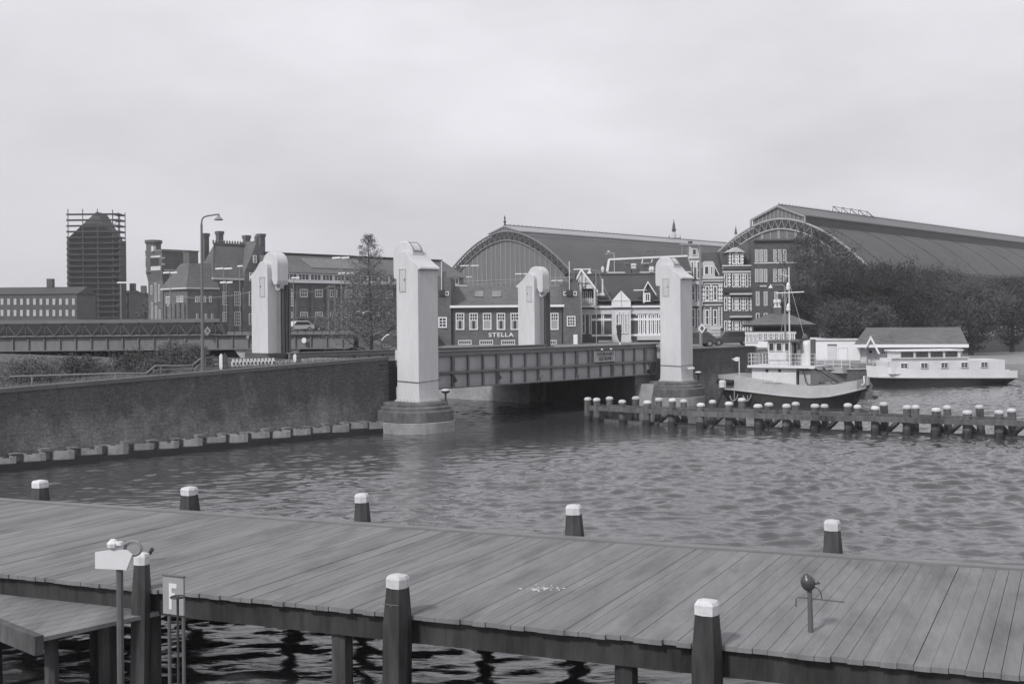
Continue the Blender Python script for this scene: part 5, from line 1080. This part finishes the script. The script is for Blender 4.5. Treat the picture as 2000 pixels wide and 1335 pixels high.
sheer = lin([(0, 1.84), (.12, 1.92), (.25, 1.82), (.38, 1.64), (.5, 1.49), (.66, 1.34), (.8, 1.4), (.9, 1.55), (1, 1.8)]); rub = lin([(0, .98), (.15, .98), (.28, .91), (.5, .72), (.68, .64), (.8, .74), (.9, .95), (1, 1.22)])
stt = hull(tg, LT, 3.8, sheer, rub, 'hull', 'hullg', .55, 30, -.4, .7, 1.0)
def tl(px, py, dy=-1.0):
    """pixel -> tug local (x, z) on the plane y=dy"""
    a = tg.rotation_euler.z; d = Vector((math.cos(a), math.sin(a), 0)); n_ = Vector((-d.y, d.x, 0)); o = Vector(tg.location) + n_ * dy
    k, rz_ = ray(px, py); t_ = (k * o.y - o.x) / (d.x - k * d.y); return t_, H + rz_ * (o.y + t_ * d.y)
b = MB(); b.add([v for x_, w_, *_r in stt for v in ((x_, -w_ + .06, rub(x_ / LT) + .12), (x_, w_ - .06, rub(x_ / LT) + .12))], [(2 * i, 2 * i + 1, 2 * i + 3, 2 * i + 2) for i in range(len(stt) - 1)]); b.build('deck', 'iron', tg)
xa_, z1_ = tl(1470, 717); xb_, _ = tl(1556, 717); zd = z1_
hs = MB().box(xa_, -1.15, .6, xb_, 1.15, z1_).build('deckhouse', 'boatw', tg)
for px, py in ((1498, 723.5), (1523, 723.5)):
    xx, zz2 = tl(px, py, -1.15); b = MB().lathe([(.01, 0), (.1, 0), (.1, .03), (.01, .03)], n=12); b.v = [(xx + p_[0], -1.15 - p_[2], zz2 + p_[1]) for p_ in b.v]; b.build('porthole', 'glass', hs)
xr0 = tl(1460, 716, -1.4)[0]; xr1 = tl(1592, 716, -1.4)[0]
MB().box(xr0, -1.45, zd + .002, xr1, 1.45, zd + .14).build('boat_deck', 'boatw', tg)
xw0, zw1 = tl(1500, 666, -.95); xw1 = tl(1546, 666, -.95)[0]; z0_ = zd + .142
wh = MB().box(xw0, -.95, z0_, xw1, .95, zw1 - .02).build('wheelhouse', 'boatw', tg)
MB().box(xw0 - .22, -1.15, zw1 - .018, xw1 + .5, 1.15, zw1 + .07).build('wheelhouse_roof', 'rust', wh)
for xa2, xb2 in ((1502, 1512.5), (1516.5, 1528), (1533, 1542)):
    a_, zt_ = tl(xa2, 669, -.95); c, _ = tl(xb2, 669, -.95); zb_ = tl(xa2, 685, -.95)[1]; window(wh, (a_, -.95, zb_), (1, 0, 0), (0, -1, 0), c - a_, zt_ - zb_, 1, 1, fw=.035, fm='boatw')
window(wh, (xw0, -.75, zb_), (0, 1, 0), (-1, 0, 0), .7, zt_ - zb_, 1, 1, fw=.035, fm='boatw'); window(wh, (xw0, .05, zb_), (0, 1, 0), (-1, 0, 0), .7, zt_ - zb_, 1, 1, fw=.035, fm='boatw')
window(wh, (xw1, -.85, z0_ + .1), (0, 1, 0), (1, 0, 0), .6, zt_ - z0_ - .1, 1, 2, fw=.03, fm='iron', name='door'); window(wh, (xw1, .1, zb_), (0, 1, 0), (1, 0, 0), .6, zt_ - zb_, 1, 1, fw=.035, fm='boatw')
MB().box(tl(1503, 700, -.95)[0], -.97, z0_ + .28, tl(1540, 700, -.95)[0], -.951, z0_ + .31).box(tl(1536, 700, -.95)[0], -.98, z0_ + .3, tl(1541, 700, -.95)[0], -.951, z0_ + .85).build('panel_trim', 'hullg', wh)
xf = tl(1574, 690, -.3)[0]; zf = tl(1574, 664, -.3)[1]
MB().lathe([(.42, z0_), (.42, zf - .25), (.36, zf - .08), (.15, zf)], (xf, 0, 0), 16, sx=1, sy=.8).build('funnel', 'boatw', tg)
b = MB(); b.lathe([(.17, z0_), (.17, zf + .05)], (xf + .42, -.2, 0), 8); b.lathe([(.12, zf), (.2, zf + .14), (.14, zf + .32), (.04, zf + .4)], (xf - .1, -.1, 0), 8); b.build('exhaust_pipe', 'iron', tg)
xm_, _z = tl(1543, 700, -1.1); zmt = tl(1543, 523, -.1)[1]
ma = MB().tube((xm_ - .02, -1.1, zd), (xm_ - .02, -1.1, zmt * .62), .055, .045, 8).tube((xm_ - .02, -1.1, zmt * .62), (xm_ - .02, -1.1, zmt), .045, .035, 8).build('mast', 'boatw', tg)
zx = tl(1543, 572, -1.1)[1]; MB().tube((xm_ - .85, -1.1, zx), (xm_ + .92, -1.1, zx + .05), .035).build('yard', 'boatw', ma)
for py in (560, 601):
    zq = tl(1543, py, -1.1)[1]; MB().lathe([(.08, -.22), (.13, -.16), (.13, .0), (.1, .06), (.13, .1), (.04, .28)], (xm_ - .08, -1.1, zq), 10).build('mast_lantern', 'boatw', ma)
b = MB(); zq = tl(1543, 538, -1.1)[1]; b.path([(xm_, -1.1, zq), (xm_ - .15, -1.1, zq - .05), (xm_ - .6, -1.1, zq + .15)], .02); b.build('aerial', 'boatw', ma)
b = MB(); zt_ = tl(1543, 552, -1.1)[1]
for xe_, ye_, ze_ in ((tl(1520, 660, -1.1)[0], -.8, zw1 + .1), (tl(1570, 655, -1)[0], -1.0, zw1 + .4), (tl(1525, 660, -1.1)[0], .8, zw1 + .1)): b.tube((xm_, -1.1, zt_), (xe_, ye_, ze_), .015, n=4)
b.build('stay', 'hullg', ma)
b = MB(); zt2 = tl(1470, 690, -1.4)[1]; zb2 = zd + .14
for i in range(7): x_ = xr0 + .05 + i * (xw0 - xr0) / 6 * .95; b.tube((x_, -1.4, zb2), (x_, -1.4, zt2), .018, n=5)
for i in range(5): b.tube((xr0 + .05, -1.4 + i * .7, zb2), (xr0 + .05, -1.4 + i * .7, zt2), .018, n=5)
for zq in (zt2, zb2 + (zt2 - zb2) * .66, zb2 + (zt2 - zb2) * .33): b.path([(xr1, -1.4, zq), (xr0 + .05, -1.4, zq), (xr0 + .05, 1.4, zq), (xr1, 1.4, zq)], .014, 4)
for i in range(1, 6): x_ = xw0 + i * (xr1 - xw0) / 5; b.tube((x_, -1.4, zb2), (x_, -1.4, zt2), .018, n=5)
b.build('railing', 'boatw', tg)
b = MB(); xq, zq = tl(1444, 731, -.9); zq2 = tl(1444, 697, -.9)[1]; b.tube((xq, -.9, zq - .1), (xq, -.9, zq2), .035); st1 = b.build('flagstaff', 'boatw', tg)
b = MB(); b.add([(xq, -.9, zq2 - .02), (xq - .2, -.86, zq2 + .0), (xq - .36, -.93, zq2 - .08), (xq - .52, -.9, zq2 - .1), (xq - .35, -.88, zq2 - .24), (xq - .18, -.94, zq2 - .27), (xq, -.9, zq2 - .24), (xq, -.89, zq2 - .02), (xq - .2, -.85, zq2), (xq - .36, -.92, zq2 - .08), (xq - .52, -.89, zq2 - .1), (xq - .35, -.87, zq2 - .24), (xq - .18, -.93, zq2 - .27), (xq, -.89, zq2 - .24)], [(0, 1, 2, 3, 4, 5, 6), (13, 12, 11, 10, 9, 8, 7)]); b.build('flag', 'white2', st1, fix=False)
# bow fender, anchors, name, ladders, aft gear
b = MB(); pts_ = [(.75 + 1.0 * (1 - math.cos(a_ * 1.0)), -1.78 * math.sin(a_) - .05, 1.52 - .02 * a_) for a_ in [i * .16 for i in range(-8, 9)]]
pts_ = [(.12 + 1.35 * i / 8, -.55 - 1.05 * math.sin(i / 8 * 1.5), 1.43) for i in range(9)]
b.path(pts_, .17, 10); b.build('bow_fender', 'rubber', tg)
lettering('name', 'TRITON', .28, 'signw', tg, (tl(1506, 744, -1.95)[0], -1.975, tl(1506, 744, -1.95)[1]), (R(90), 0, R(-3)), .01, sx=1.3)
for px in (1433, 1459):
    xx, zz2 = tl(px, 772, -1.6); b = MB(); b.tube((xx, -1.45, zz2 + .35), (xx + .1, -1.8, zz2 - .3), .03); b.path([(xx - .2, -1.75, zz2), (xx - .05, -1.85, zz2 - .3), (xx + .1, -1.83, zz2 - .34), (xx + .3, -1.8, zz2 - .12), (xx + .32, -1.75, zz2 + .1)], .04, 6); b.build('anchor', 'pole', tg)
b = MB()
for s in (-.6, -.1): b.tube((tl(1572, 716, -.6)[0], s, zd + .1), (tl(1580, 752, -.6)[0], s, .7), .03)
for i in range(6): f = i / 5; b.tube((tl(1572, 716, -.6)[0] + (tl(1580, 752, -.6)[0] - tl(1572, 716, -.6)[0]) * f, -.6, zd + .1 - (zd - .6) * f), (tl(1572, 716, -.6)[0] + .4 * f, -.1, zd + .1 - (zd - .6) * f), .02)
b.build('ladder', 'iron', tg)
x_ = xb_ + .15
MB().box(x_, -1.0, .6, x_ + .7, .9, zd - .15).build('engine_casing', 'hullg', tg)
MB().box(x_ + 1.1, -.9, .55, x_ + 2.1, -.1, 1.35).box(x_ + 1.2, .1, .55, x_ + 1.9, .8, 1.45).build('deck_locker', 'pole', tg)
MB().tube((x_ + .9, -.9, zd), (x_ + 2.6, -.9, 1.0), .05).tube((x_ + 2.6, -.9, 1.0), (x_ + 2.6, .9, 1.0), .08).tube((x_ + .9, .9, zd), (x_ + 2.6, .9, 1.0), .05).build('tow_bow', 'iron', tg)
MB().lathe([(.2, .5), (.2, 1.25), (.3, 1.28), (.3, 1.34)], (x_ + 3.0, 0, 0), 12).box(x_ + 3.4, -.5, .5, x_ + 4.4, .6, 1.0).build('towing_bitt', 'iron', tg)
MB().path([(LT * .97, -.9, 1.3), (LT * 1.0, -.9, 1.5), (LT * .99, -.6, 1.9), (LT * .99, .4, 1.8)], .04).build('stern_rail', 'boatw', tg)

b = MB()
for q in range(5): b.path([(x_ + 4.6 + .28 * math.cos(a_ * .52) * (1 - q * .08), -.5 + .28 * math.sin(a_ * .52) * (1 - q * .08), .78 + q * .06) for a_ in range(13)], .035, 5)
b.build('rope_coil', 'pole', tg)
MB().lathe([(.26, .7), (.28, .95), (.28, 1.2), (.26, 1.45)], (x_ + 2.4, -.2, 0), 14).lathe([(.26, .7), (.28, 1.1), (.26, 1.4)], (x_ + 3.0, .5, 0), 14).build('drum', 'iron', tg)
MB().path([(x_ + .3, -1.2, zd), (x_ + .5, -1.3, 1.5), (x_ + 1.0, -1.35, 1.2)], .03).path([(x_ + .3, 1.0, zd), (x_ + 2.0, 1.2, 1.3)], .03).build('hose', 'rubber', tg)
# grey barge
bp_ = P(1588, 712, 100); sp_ = P(1703, 712, 94); dv_ = bp_ - sp_; dv_.z = 0
bg_ = thing('barge', 'plain grey steel barge moored before the white shed', 'barge', (sp_.x, sp_.y, 0), math.atan2(dv_.y, dv_.x))
LB = dv_.length
hull(bg_, LB + 6, 4.2, lambda f: 1.5 - .25 * f, lambda f: 1.2 - .4 * f + .2 * f * f, 'hullm', 'hullm', .5, 20, -.4, .9, .6)
MB().box(1.5, -1.8, .8, LB, 1.8, 1.35).build('hatch_cover', 'hullg', bg_)
b = MB()
for i in range(6): b.tube((.6 + i * .95, 1.9, 1.2), (.6 + i * .95, 1.9, 2.0), .03)
b.path([(.6, 1.9, 2.0), (LB, 1.9, 1.9)], .025).path([(.6, 1.9, 1.6), (LB, 1.9, 1.55)], .02); b.build('railing', 'boatw', bg_)

# white cabin cruiser at right
cp = P(1694, 735, 90); cr_ = thing('cabin_boat', 'white cabin boat with awning moored at the right, beyond the tug stern', 'boat', (cp.x, cp.y, 0), R(8))
hull(cr_, 12.5, 3.6, lin([(0, 1.65), (.3, 1.3), (1, 1.1)]), lin([(0, .75), (1, .55)]), 'hull', 'boatw', .5, 24, -.4, .8, .8)
MB().box(1.4, -1.35, .8, 11, 1.35, 2.0).build('cabin', 'boatw', cr_)
MB().add([(x_, s * (1.5), 1.0 + .0 * x_) for x_ in (1.2, 11.8) for s in (-1, 1)], [(0, 1, 3, 2)]).build('deck', 'hullg', cr_, fix=False)
for i in range(5): window(cr_, (2.1 + i * 1.7, -1.35, 1.42), (1, 0, 0), (0, -1, 0), .62, .42, 2, 2, fw=.04, fm='boatw')
MB().box(1.6, -1.1, 2.0, 8, 1.1, 2.2).box(2.2, -1.0, 2.2, 7.4, 1.0, 2.75).build('wheelhouse', 'boatw', cr_)
for i in range(4): window(cr_, (2.35 + i * 1.25, -1.0, 2.28), (1, 0, 0), (0, -1, 0), 1.0, .42, 2, 1, fw=.035, fm='iron')
MB().ext([(1.3, -1.3, 2.24), (2.0, -1.3, 2.2), (8, -1.3, 2.18), (8, -1.3, 2.24), (2.0, -1.3, 2.27)], (0, .25, 0)).build('awning', 'boatw', cr_)
MB().box(2.0, -1.15, 2.752, 7.6, 1.15, 2.85).build('roof', 'white', cr_)
b = MB(); [b.tube((.3 + i * .5, -.4 - .25 * i, 1.4), (.3 + i * .5, -.4 - .25 * i, 1.95), .02) for i in range(4)]; b.path([(.2, -.3, 1.95), (1.8, -1.15, 1.9)], .02); b.build('bow_rail', 'boatw', cr_)

# ------------------------------------------------------------------ street lights, posts, signs, wires
def tube_lamp(px, yt, ybase, Y, label, arms=((-13, 0), (0, 14)), tilt=-1, zb=2.5):
    p = P(px, yt, Y); o = thing('street_light', label, 'street light', (p.x, Y, zb), 0, 'fluorescent street lights'); k = Y / FP
    zt = p.z - zb; MB().tube((0, 0, 0), (0, 0, zt), .06, .045, 6).build('pole', 'pole', o)
    for a_, c in arms: MB().ob((a_ * k, -.1, zt - .06), ((c - a_) * k, 0, tilt * (-.04)), (0, .2, 0), (0, 0, .16)).build('lamp_tube', 'lamp', o)
    return o
for px, yt, Y, lab, arms in ((332, 533, 112, 'twin tube street light before the steep-roofed pavilion', ((-13, -1), (1, 14))), (437, 525, 118, 'upper twin tube street light before the high-roofed brick block', ((-16, -1), (1, 16))), (442, 552, 104, 'lower twin tube street light before the high-roofed brick block', ((-12, -1), (1, 12))), (666, 504, 108, 'tall twin tube street light left of the leafy tree', ((-17, -1), (1, 16))), (676, 534, 128, 'shorter twin tube street light left of the leafy tree', ((-15, -1), (1, 14))),
                             (917, 519, 200, 'upper twin tube street light against the station end wall at left', ((-18, -2), (2, 18))), (906, 541, 220, 'lower twin tube street light against the station end wall at left', ((-13, -1), (1, 15))), (1020, 535, 200, 'twin tube street light just left of the small pylon', ((-14, -1), (1, 10))), (1088, 548, 210, 'twin tube street light right of the small pylon', ((-11, -1), (1, 11))), (1136, 526, 180, 'twin tube street light above the half-timbered gable', ((-16, -1), (1, 18))), (468, 520, 130, 'short single tube light beside the gabled dormer', ((-4, 6),)), (573, 543, 130, 'short single tube light just right of the left pylon hood', ((-4, 12),))):
    tube_lamp(px, yt, 0, Y, lab, arms)
# tall plain pole with arm beside right pylon and curved lamp posts
p = P(1369, 675, 90); o = thing('gantry_pole', 'tall pale pole with long top arm right of the right pylon', 'pole', (p.x, 90, 3.0)); zt = Z(1369, 478, 90) - 3; k = 90 / FP
MB().tube((0, 0, 0), (0, 0, zt - .3), .13, .1, 8).path([(0, 0, zt - .3), (-.1, 0, zt - .08), (-.3, 0, zt), (-40 * k, 0, zt)], .09, 8).build('pole', 'pole', o)
b = MB(); [b.tube((q * k, 0, zt), (q * k, 0, zt - .8), .05) for q in (-23, -35)]; b.build('hanger', 'pole', o)
disc_sign('diamond_sign', 'white diamond sign with grey centre on the pole right of the right pylon', 1371, 641, 89.7, .3, 'white', True)
p = P(1534, 660, 96); o = thing('street_lamp', 'curved-arm street lamp just left of the tug mast', 'street lamp', (p.x, 96, 3.0)); k = 96 / FP; zt = Z(1534, 556, 96) - 3
MB().tube((0, 0, 0), (0, 0, zt - .35), .09, .07).path([(0, 0, zt - .35), (-.06, 0, zt - .12), (-.2, 0, zt), (-26 * k, 0, zt)], .05).build('pole', 'pole', o); MB().lathe([(.04, .05), (.06, -.05), (.2, -.25), (.18, -.28)], (-28 * k, 0, zt), 12).build('lamp_shade', 'white2', o)
p = P(1153, 600, 115); o = thing('street_lamp', 'bell-shaded lamp on a thin pole right of the timbered gable', 'street lamp', (p.x + .6, 115, 2.6)); zt = Z(1153, 528, 115) - 2.6
MB().tube((0, 0, 0), (0, 0, zt), .05).path([(0, 0, zt), (-.6, 0, zt + .05)], .04).build('pole', 'pole', o); MB().lathe([(.04, .08), (.08, 0), (.24, -.3), (.22, -.34)], (-.65, 0, zt), 12).build('lamp_shade', 'white2', o)
p = P(748, 662, 80); o = thing('curved_lamp', 'small bent white lamp arm below the leafy tree', 'lamp', (p.x, 80, 2.5)); z_ = p.z - 2.5
MB().tube((-.1, 0, 0), (-.1, 0, z_ - .1), .04).build('pole', 'dark', o)
MB().path([(-.1, 0, z_ - .1), (.1, 0, z_ + .15), (.3, 0, z_ + .3), (.42, 0, z_ + .32)], .04).build('lamp_arm', 'lamp', o)
# catenary masts
for px, y0, lab in ((226 + 422, 545, 'tall dark catenary mast left of the leafy tree'),):
    p = P(px, y0, 105); o = thing('catenary_mast', lab, 'mast', (p.x, 105, 2.4)); h_ = p.z - 2.4
    MB().tube((-.3, 0, 0), (-.3, 0, h_ - .8), .09).tube((.3, 0, 0), (.3, 0, h_ - .8), .09).build('pole', 'poled', o); MB().box(-.35, -.1, h_ - .8, .35, .1, h_ - .55).build('head', 'iron', o)
p = P(236, 552, 130); o = thing('street_light', 'thin street light before the scaffolded tower', 'street light', (p.x, 130, 2.4)); MB().tube((0, 0, 0), (0, 0, p.z - 2.4), .06).build('pole', 'pole', o); MB().box(-.4, -.1, p.z - 2.46, .75, .1, p.z - 2.3).build('lamp_tube', 'lamp', o)
p = P(485, 570, 100)
def wire(label, pts, r=.025):
    a_ = pts[0]; b = MB(); n = 10; q = []
    for (p1, p2) in zip(pts, pts[1:]):
        for i in range(n): v = p1.lerp(p2, i / n); v.z -= .35 * math.sin(math.pi * i / n); q.append(v - a_)
    q.append(pts[-1] - a_); o = b.path(q, r, 5).build('overhead_wire', 'mull'); o.location = a_; tag(o, label, 'wire', 'overhead wires')
wire('overhead wire from the twin light to the left pylon', [P(340, 578, 108), P(494, 569, 100)])
wire('overhead wire from the left pylon to the catenary mast', [P(562, 568, 102), P(648, 558, 105)]); wire('overhead wire from the catenary mast into the leafy tree', [P(648, 558, 105), P(690, 552, 106)])
wire('faint overhead wire slanting down across the villa roof', [P(1168, 527, 128), P(1196, 590, 122)], .02)
wire('long overhead wire in front of the left hall end wall', [P(882, 554, 210), P(1010, 548, 205), P(1120, 540, 200)], .05)
# folded dark traffic signal on the bridge
p = P(1209, 668, 74); o = thing('bridge_signal', 'dark tapered hood on a short white striped post above the bridge rail', 'signal', (p.x, 74, 3.6)); k = 74 / FP
zt = Z(1209, 636, 74) - 3.6; zb = Z(1209, 667, 74) - 3.6
MB().ext([(-5 * k, 0, zt), (4 * k, 0, zt + .08), (5 * k, 0, zt - .6), (4 * k, 0, zb), (1 * k, 0, zb), (-3 * k, 0, zb + .35)], (0, .2, 0)).build('hood', 'dark', o); MB().tube((2.5 * k, .1, -.2), (2.5 * k, .1, zb), .05).lathe([(.1, 0), (.13, .05), (.05, .1)], (2.5 * k, .1, zb - .28), 8).build('post', 'white', o)
# number board beside stella
p = P(1124, 664, 112); o = thing('notice_board', 'tall narrow white notice board against the right end of the brick building', 'sign', (p.x, 112, 2.6)); z0_ = Z(1124, 672, 112) - 2.6; z1_ = Z(1124, 653, 112) - 2.6
MB().box(-.2, 0, z0_, .2, .12, z1_).build('board', 'white', o); MB().tube((0, .06, 0), (0, .06, z0_), .04).build('post', 'pole', o)
p = P(485, 655, 80)
# gull
p = P(710, 610, 60); o = thing('gull', 'white gull gliding in front of the leafy tree', 'bird', (p.x, 60, p.z), R(15))
b = MB(); b.lathe([(.005, -.2), (.03, -.14), (.05, -.04), (.045, .06), (.03, .12), (.032, .15), (.005, .2)], n=10); b.v = [(z * .7, x, y * .8 - .02) for x, y, z in b.v]
k = len(b.v)
for s in (-1, 1):
    b.add([(.06, s * .03, .0), (-.05, s * .03, .0), (-.08, s * .2, .07), (-.14, s * .4, .03), (-.1, s * .42, .03), (.03, s * .22, .085), (.06, s * .03, .015), (-.05, s * .03, .01), (-.08, s * .2, .08), (-.14, s * .4, .035), (-.1, s * .42, .035), (.03, s * .22, .09)], [(0, 1, 2, 5), (5, 2, 3, 4), (6, 11, 8, 7), (11, 10, 9, 8)])
b.v = [(y, x, z) for x, y, z in b.v]; b.build('body', 'gull', o, fix=False)

# ------------------------------------------------------------------ cars
def car(label, px, py, Y, m, rz=0, van=False):
    p = P(px, py, Y)
    if px > 1300: p.z = 2.9
    o = thing('parked_car', label, 'car', (p.x, Y, p.z), rz, 'cars beyond the bridge'); Lc = 4.0; h_ = 1.9 if van else 1.38; w_ = .8
    pr = [(0, .25), (.05, .62), (.9, .82), (1.35, h_), (3.1, h_), (3.75, .88), (3.98, .8), (4, .28)] if not van else [(0, .25), (.02, .9), (.25, 1.2), (.5, h_), (3.95, h_), (4, .3)]
    b = MB().ext([(x_ - 2, -w_, z_) for x_, z_ in pr], (0, 2 * w_, 0)); bo = b.build('body', m, o); bv = bo.modifiers.new('bevel', 'BEVEL'); bv.width = .08; bv.segments = 2
    gp = [(1.02, .86), (1.4, h_ - .09), (3.02, h_ - .09), (3.55, .88)] if not van else [(.35, 1.2), (.55, h_ - .15), (1.5, h_ - .15), (1.5, 1.2)]
    MB().ext([(x_ - 2, -w_ - .012, z_) for x_, z_ in gp], (0, 2 * w_ + .024, 0)).build('window', 'glass', bo)
    for x_ in (-1.25, 1.2):
        for s in (-1, 1):
            q = MB().tube((x_, s * .66, .3), (x_, s * .83, .3), .3, n=14).build('wheel', 'rubber', o); MB().tube((x_, s * .831, .3), (x_, s * .845, .3), .17, n=10).build('rim', 'pole', q)
    b = MB(); b.box(-2.03, -.65, .55, -1.99, -.45, .68).box(-2.03, .45, .55, -1.99, .65, .68); b.build('headlight', 'lamp', o)
    MB().box(-2.06, -.75, .3, -1.98, .75, .42).build('bumper', 'pole', o); return o
land('embankment', [(-120, 101.3), (-8, 101.3), (-8, 168), (-38, 168), (-120, 168)], -1, 4.25, 'asph')
def onbank(px, Y): return HY + (H - 4.26) / Y * FP - (px - 1000) * .0087
car('pale saloon car parked on the raised road just right of the left pylon', 583, onbank(583, 150), 150, 'car', R(35))
car('dark van parked right behind the pale car on the raised road', 600, onbank(600, 158), 158, 'card', R(20), True)
car('dark van parked midway between the left pylon and the leafy tree', 640, onbank(640, 152), 152, 'card', R(15), True)
car('dark car parked on the quay behind the right pylon pole', 1357, 675, 104, 'card', R(5)); car('dark car parked before the striped houses', 1428, 673, 108, 'card', R(-5))
p = P(1398, 670, 112); o = thing('delivery_box', 'grey ribbed cargo container on the quay in front of the striped houses', 'container', (p.x, 112, 2.9)); k = 112 / FP; zt = Z(1398, 637, 112) - 2.9
MB().box(-9.5 * k, 0, .35, 9.5 * k, 2.2, zt).build('box', 'trim', o); b = MB(); [b.box(-9.5 * k, -.04, .5 + i * .3, 9.5 * k, -.001, .56 + i * .3) for i in range(int((zt - .5) / .3))]; b.build('rib', 'pole', o)
b = MB(); [b.tube((x_, .2 + y_, .2), (x_, .35 + y_, .2), .2, n=12) for x_ in (-.6, .6) for y_ in (0, 1.6)]; b.build('wheel', 'rubber', o)

# ------------------------------------------------------------------ air
hz = MB().box(-1560, -120, -6, 1560, 1560, 60).build('haze', 'dark'); hz.data.materials.clear(); tag(hz, kind='stuff')
hm = bpy.data.materials.new('haze'); hm.use_nodes = True; t = hm.node_tree; t.nodes.clear(); o_ = t.nodes.new('ShaderNodeOutputMaterial'); pv = t.nodes.new('ShaderNodeVolumePrincipled')
pv.inputs['Color'].default_value = (.97, .97, 1, 1); pv.inputs['Density'].default_value = .00036; pv.inputs['Anisotropy'].default_value = .2
t.links.new(pv.outputs[0], o_.inputs['Volume']); hz.data.materials.append(hm)
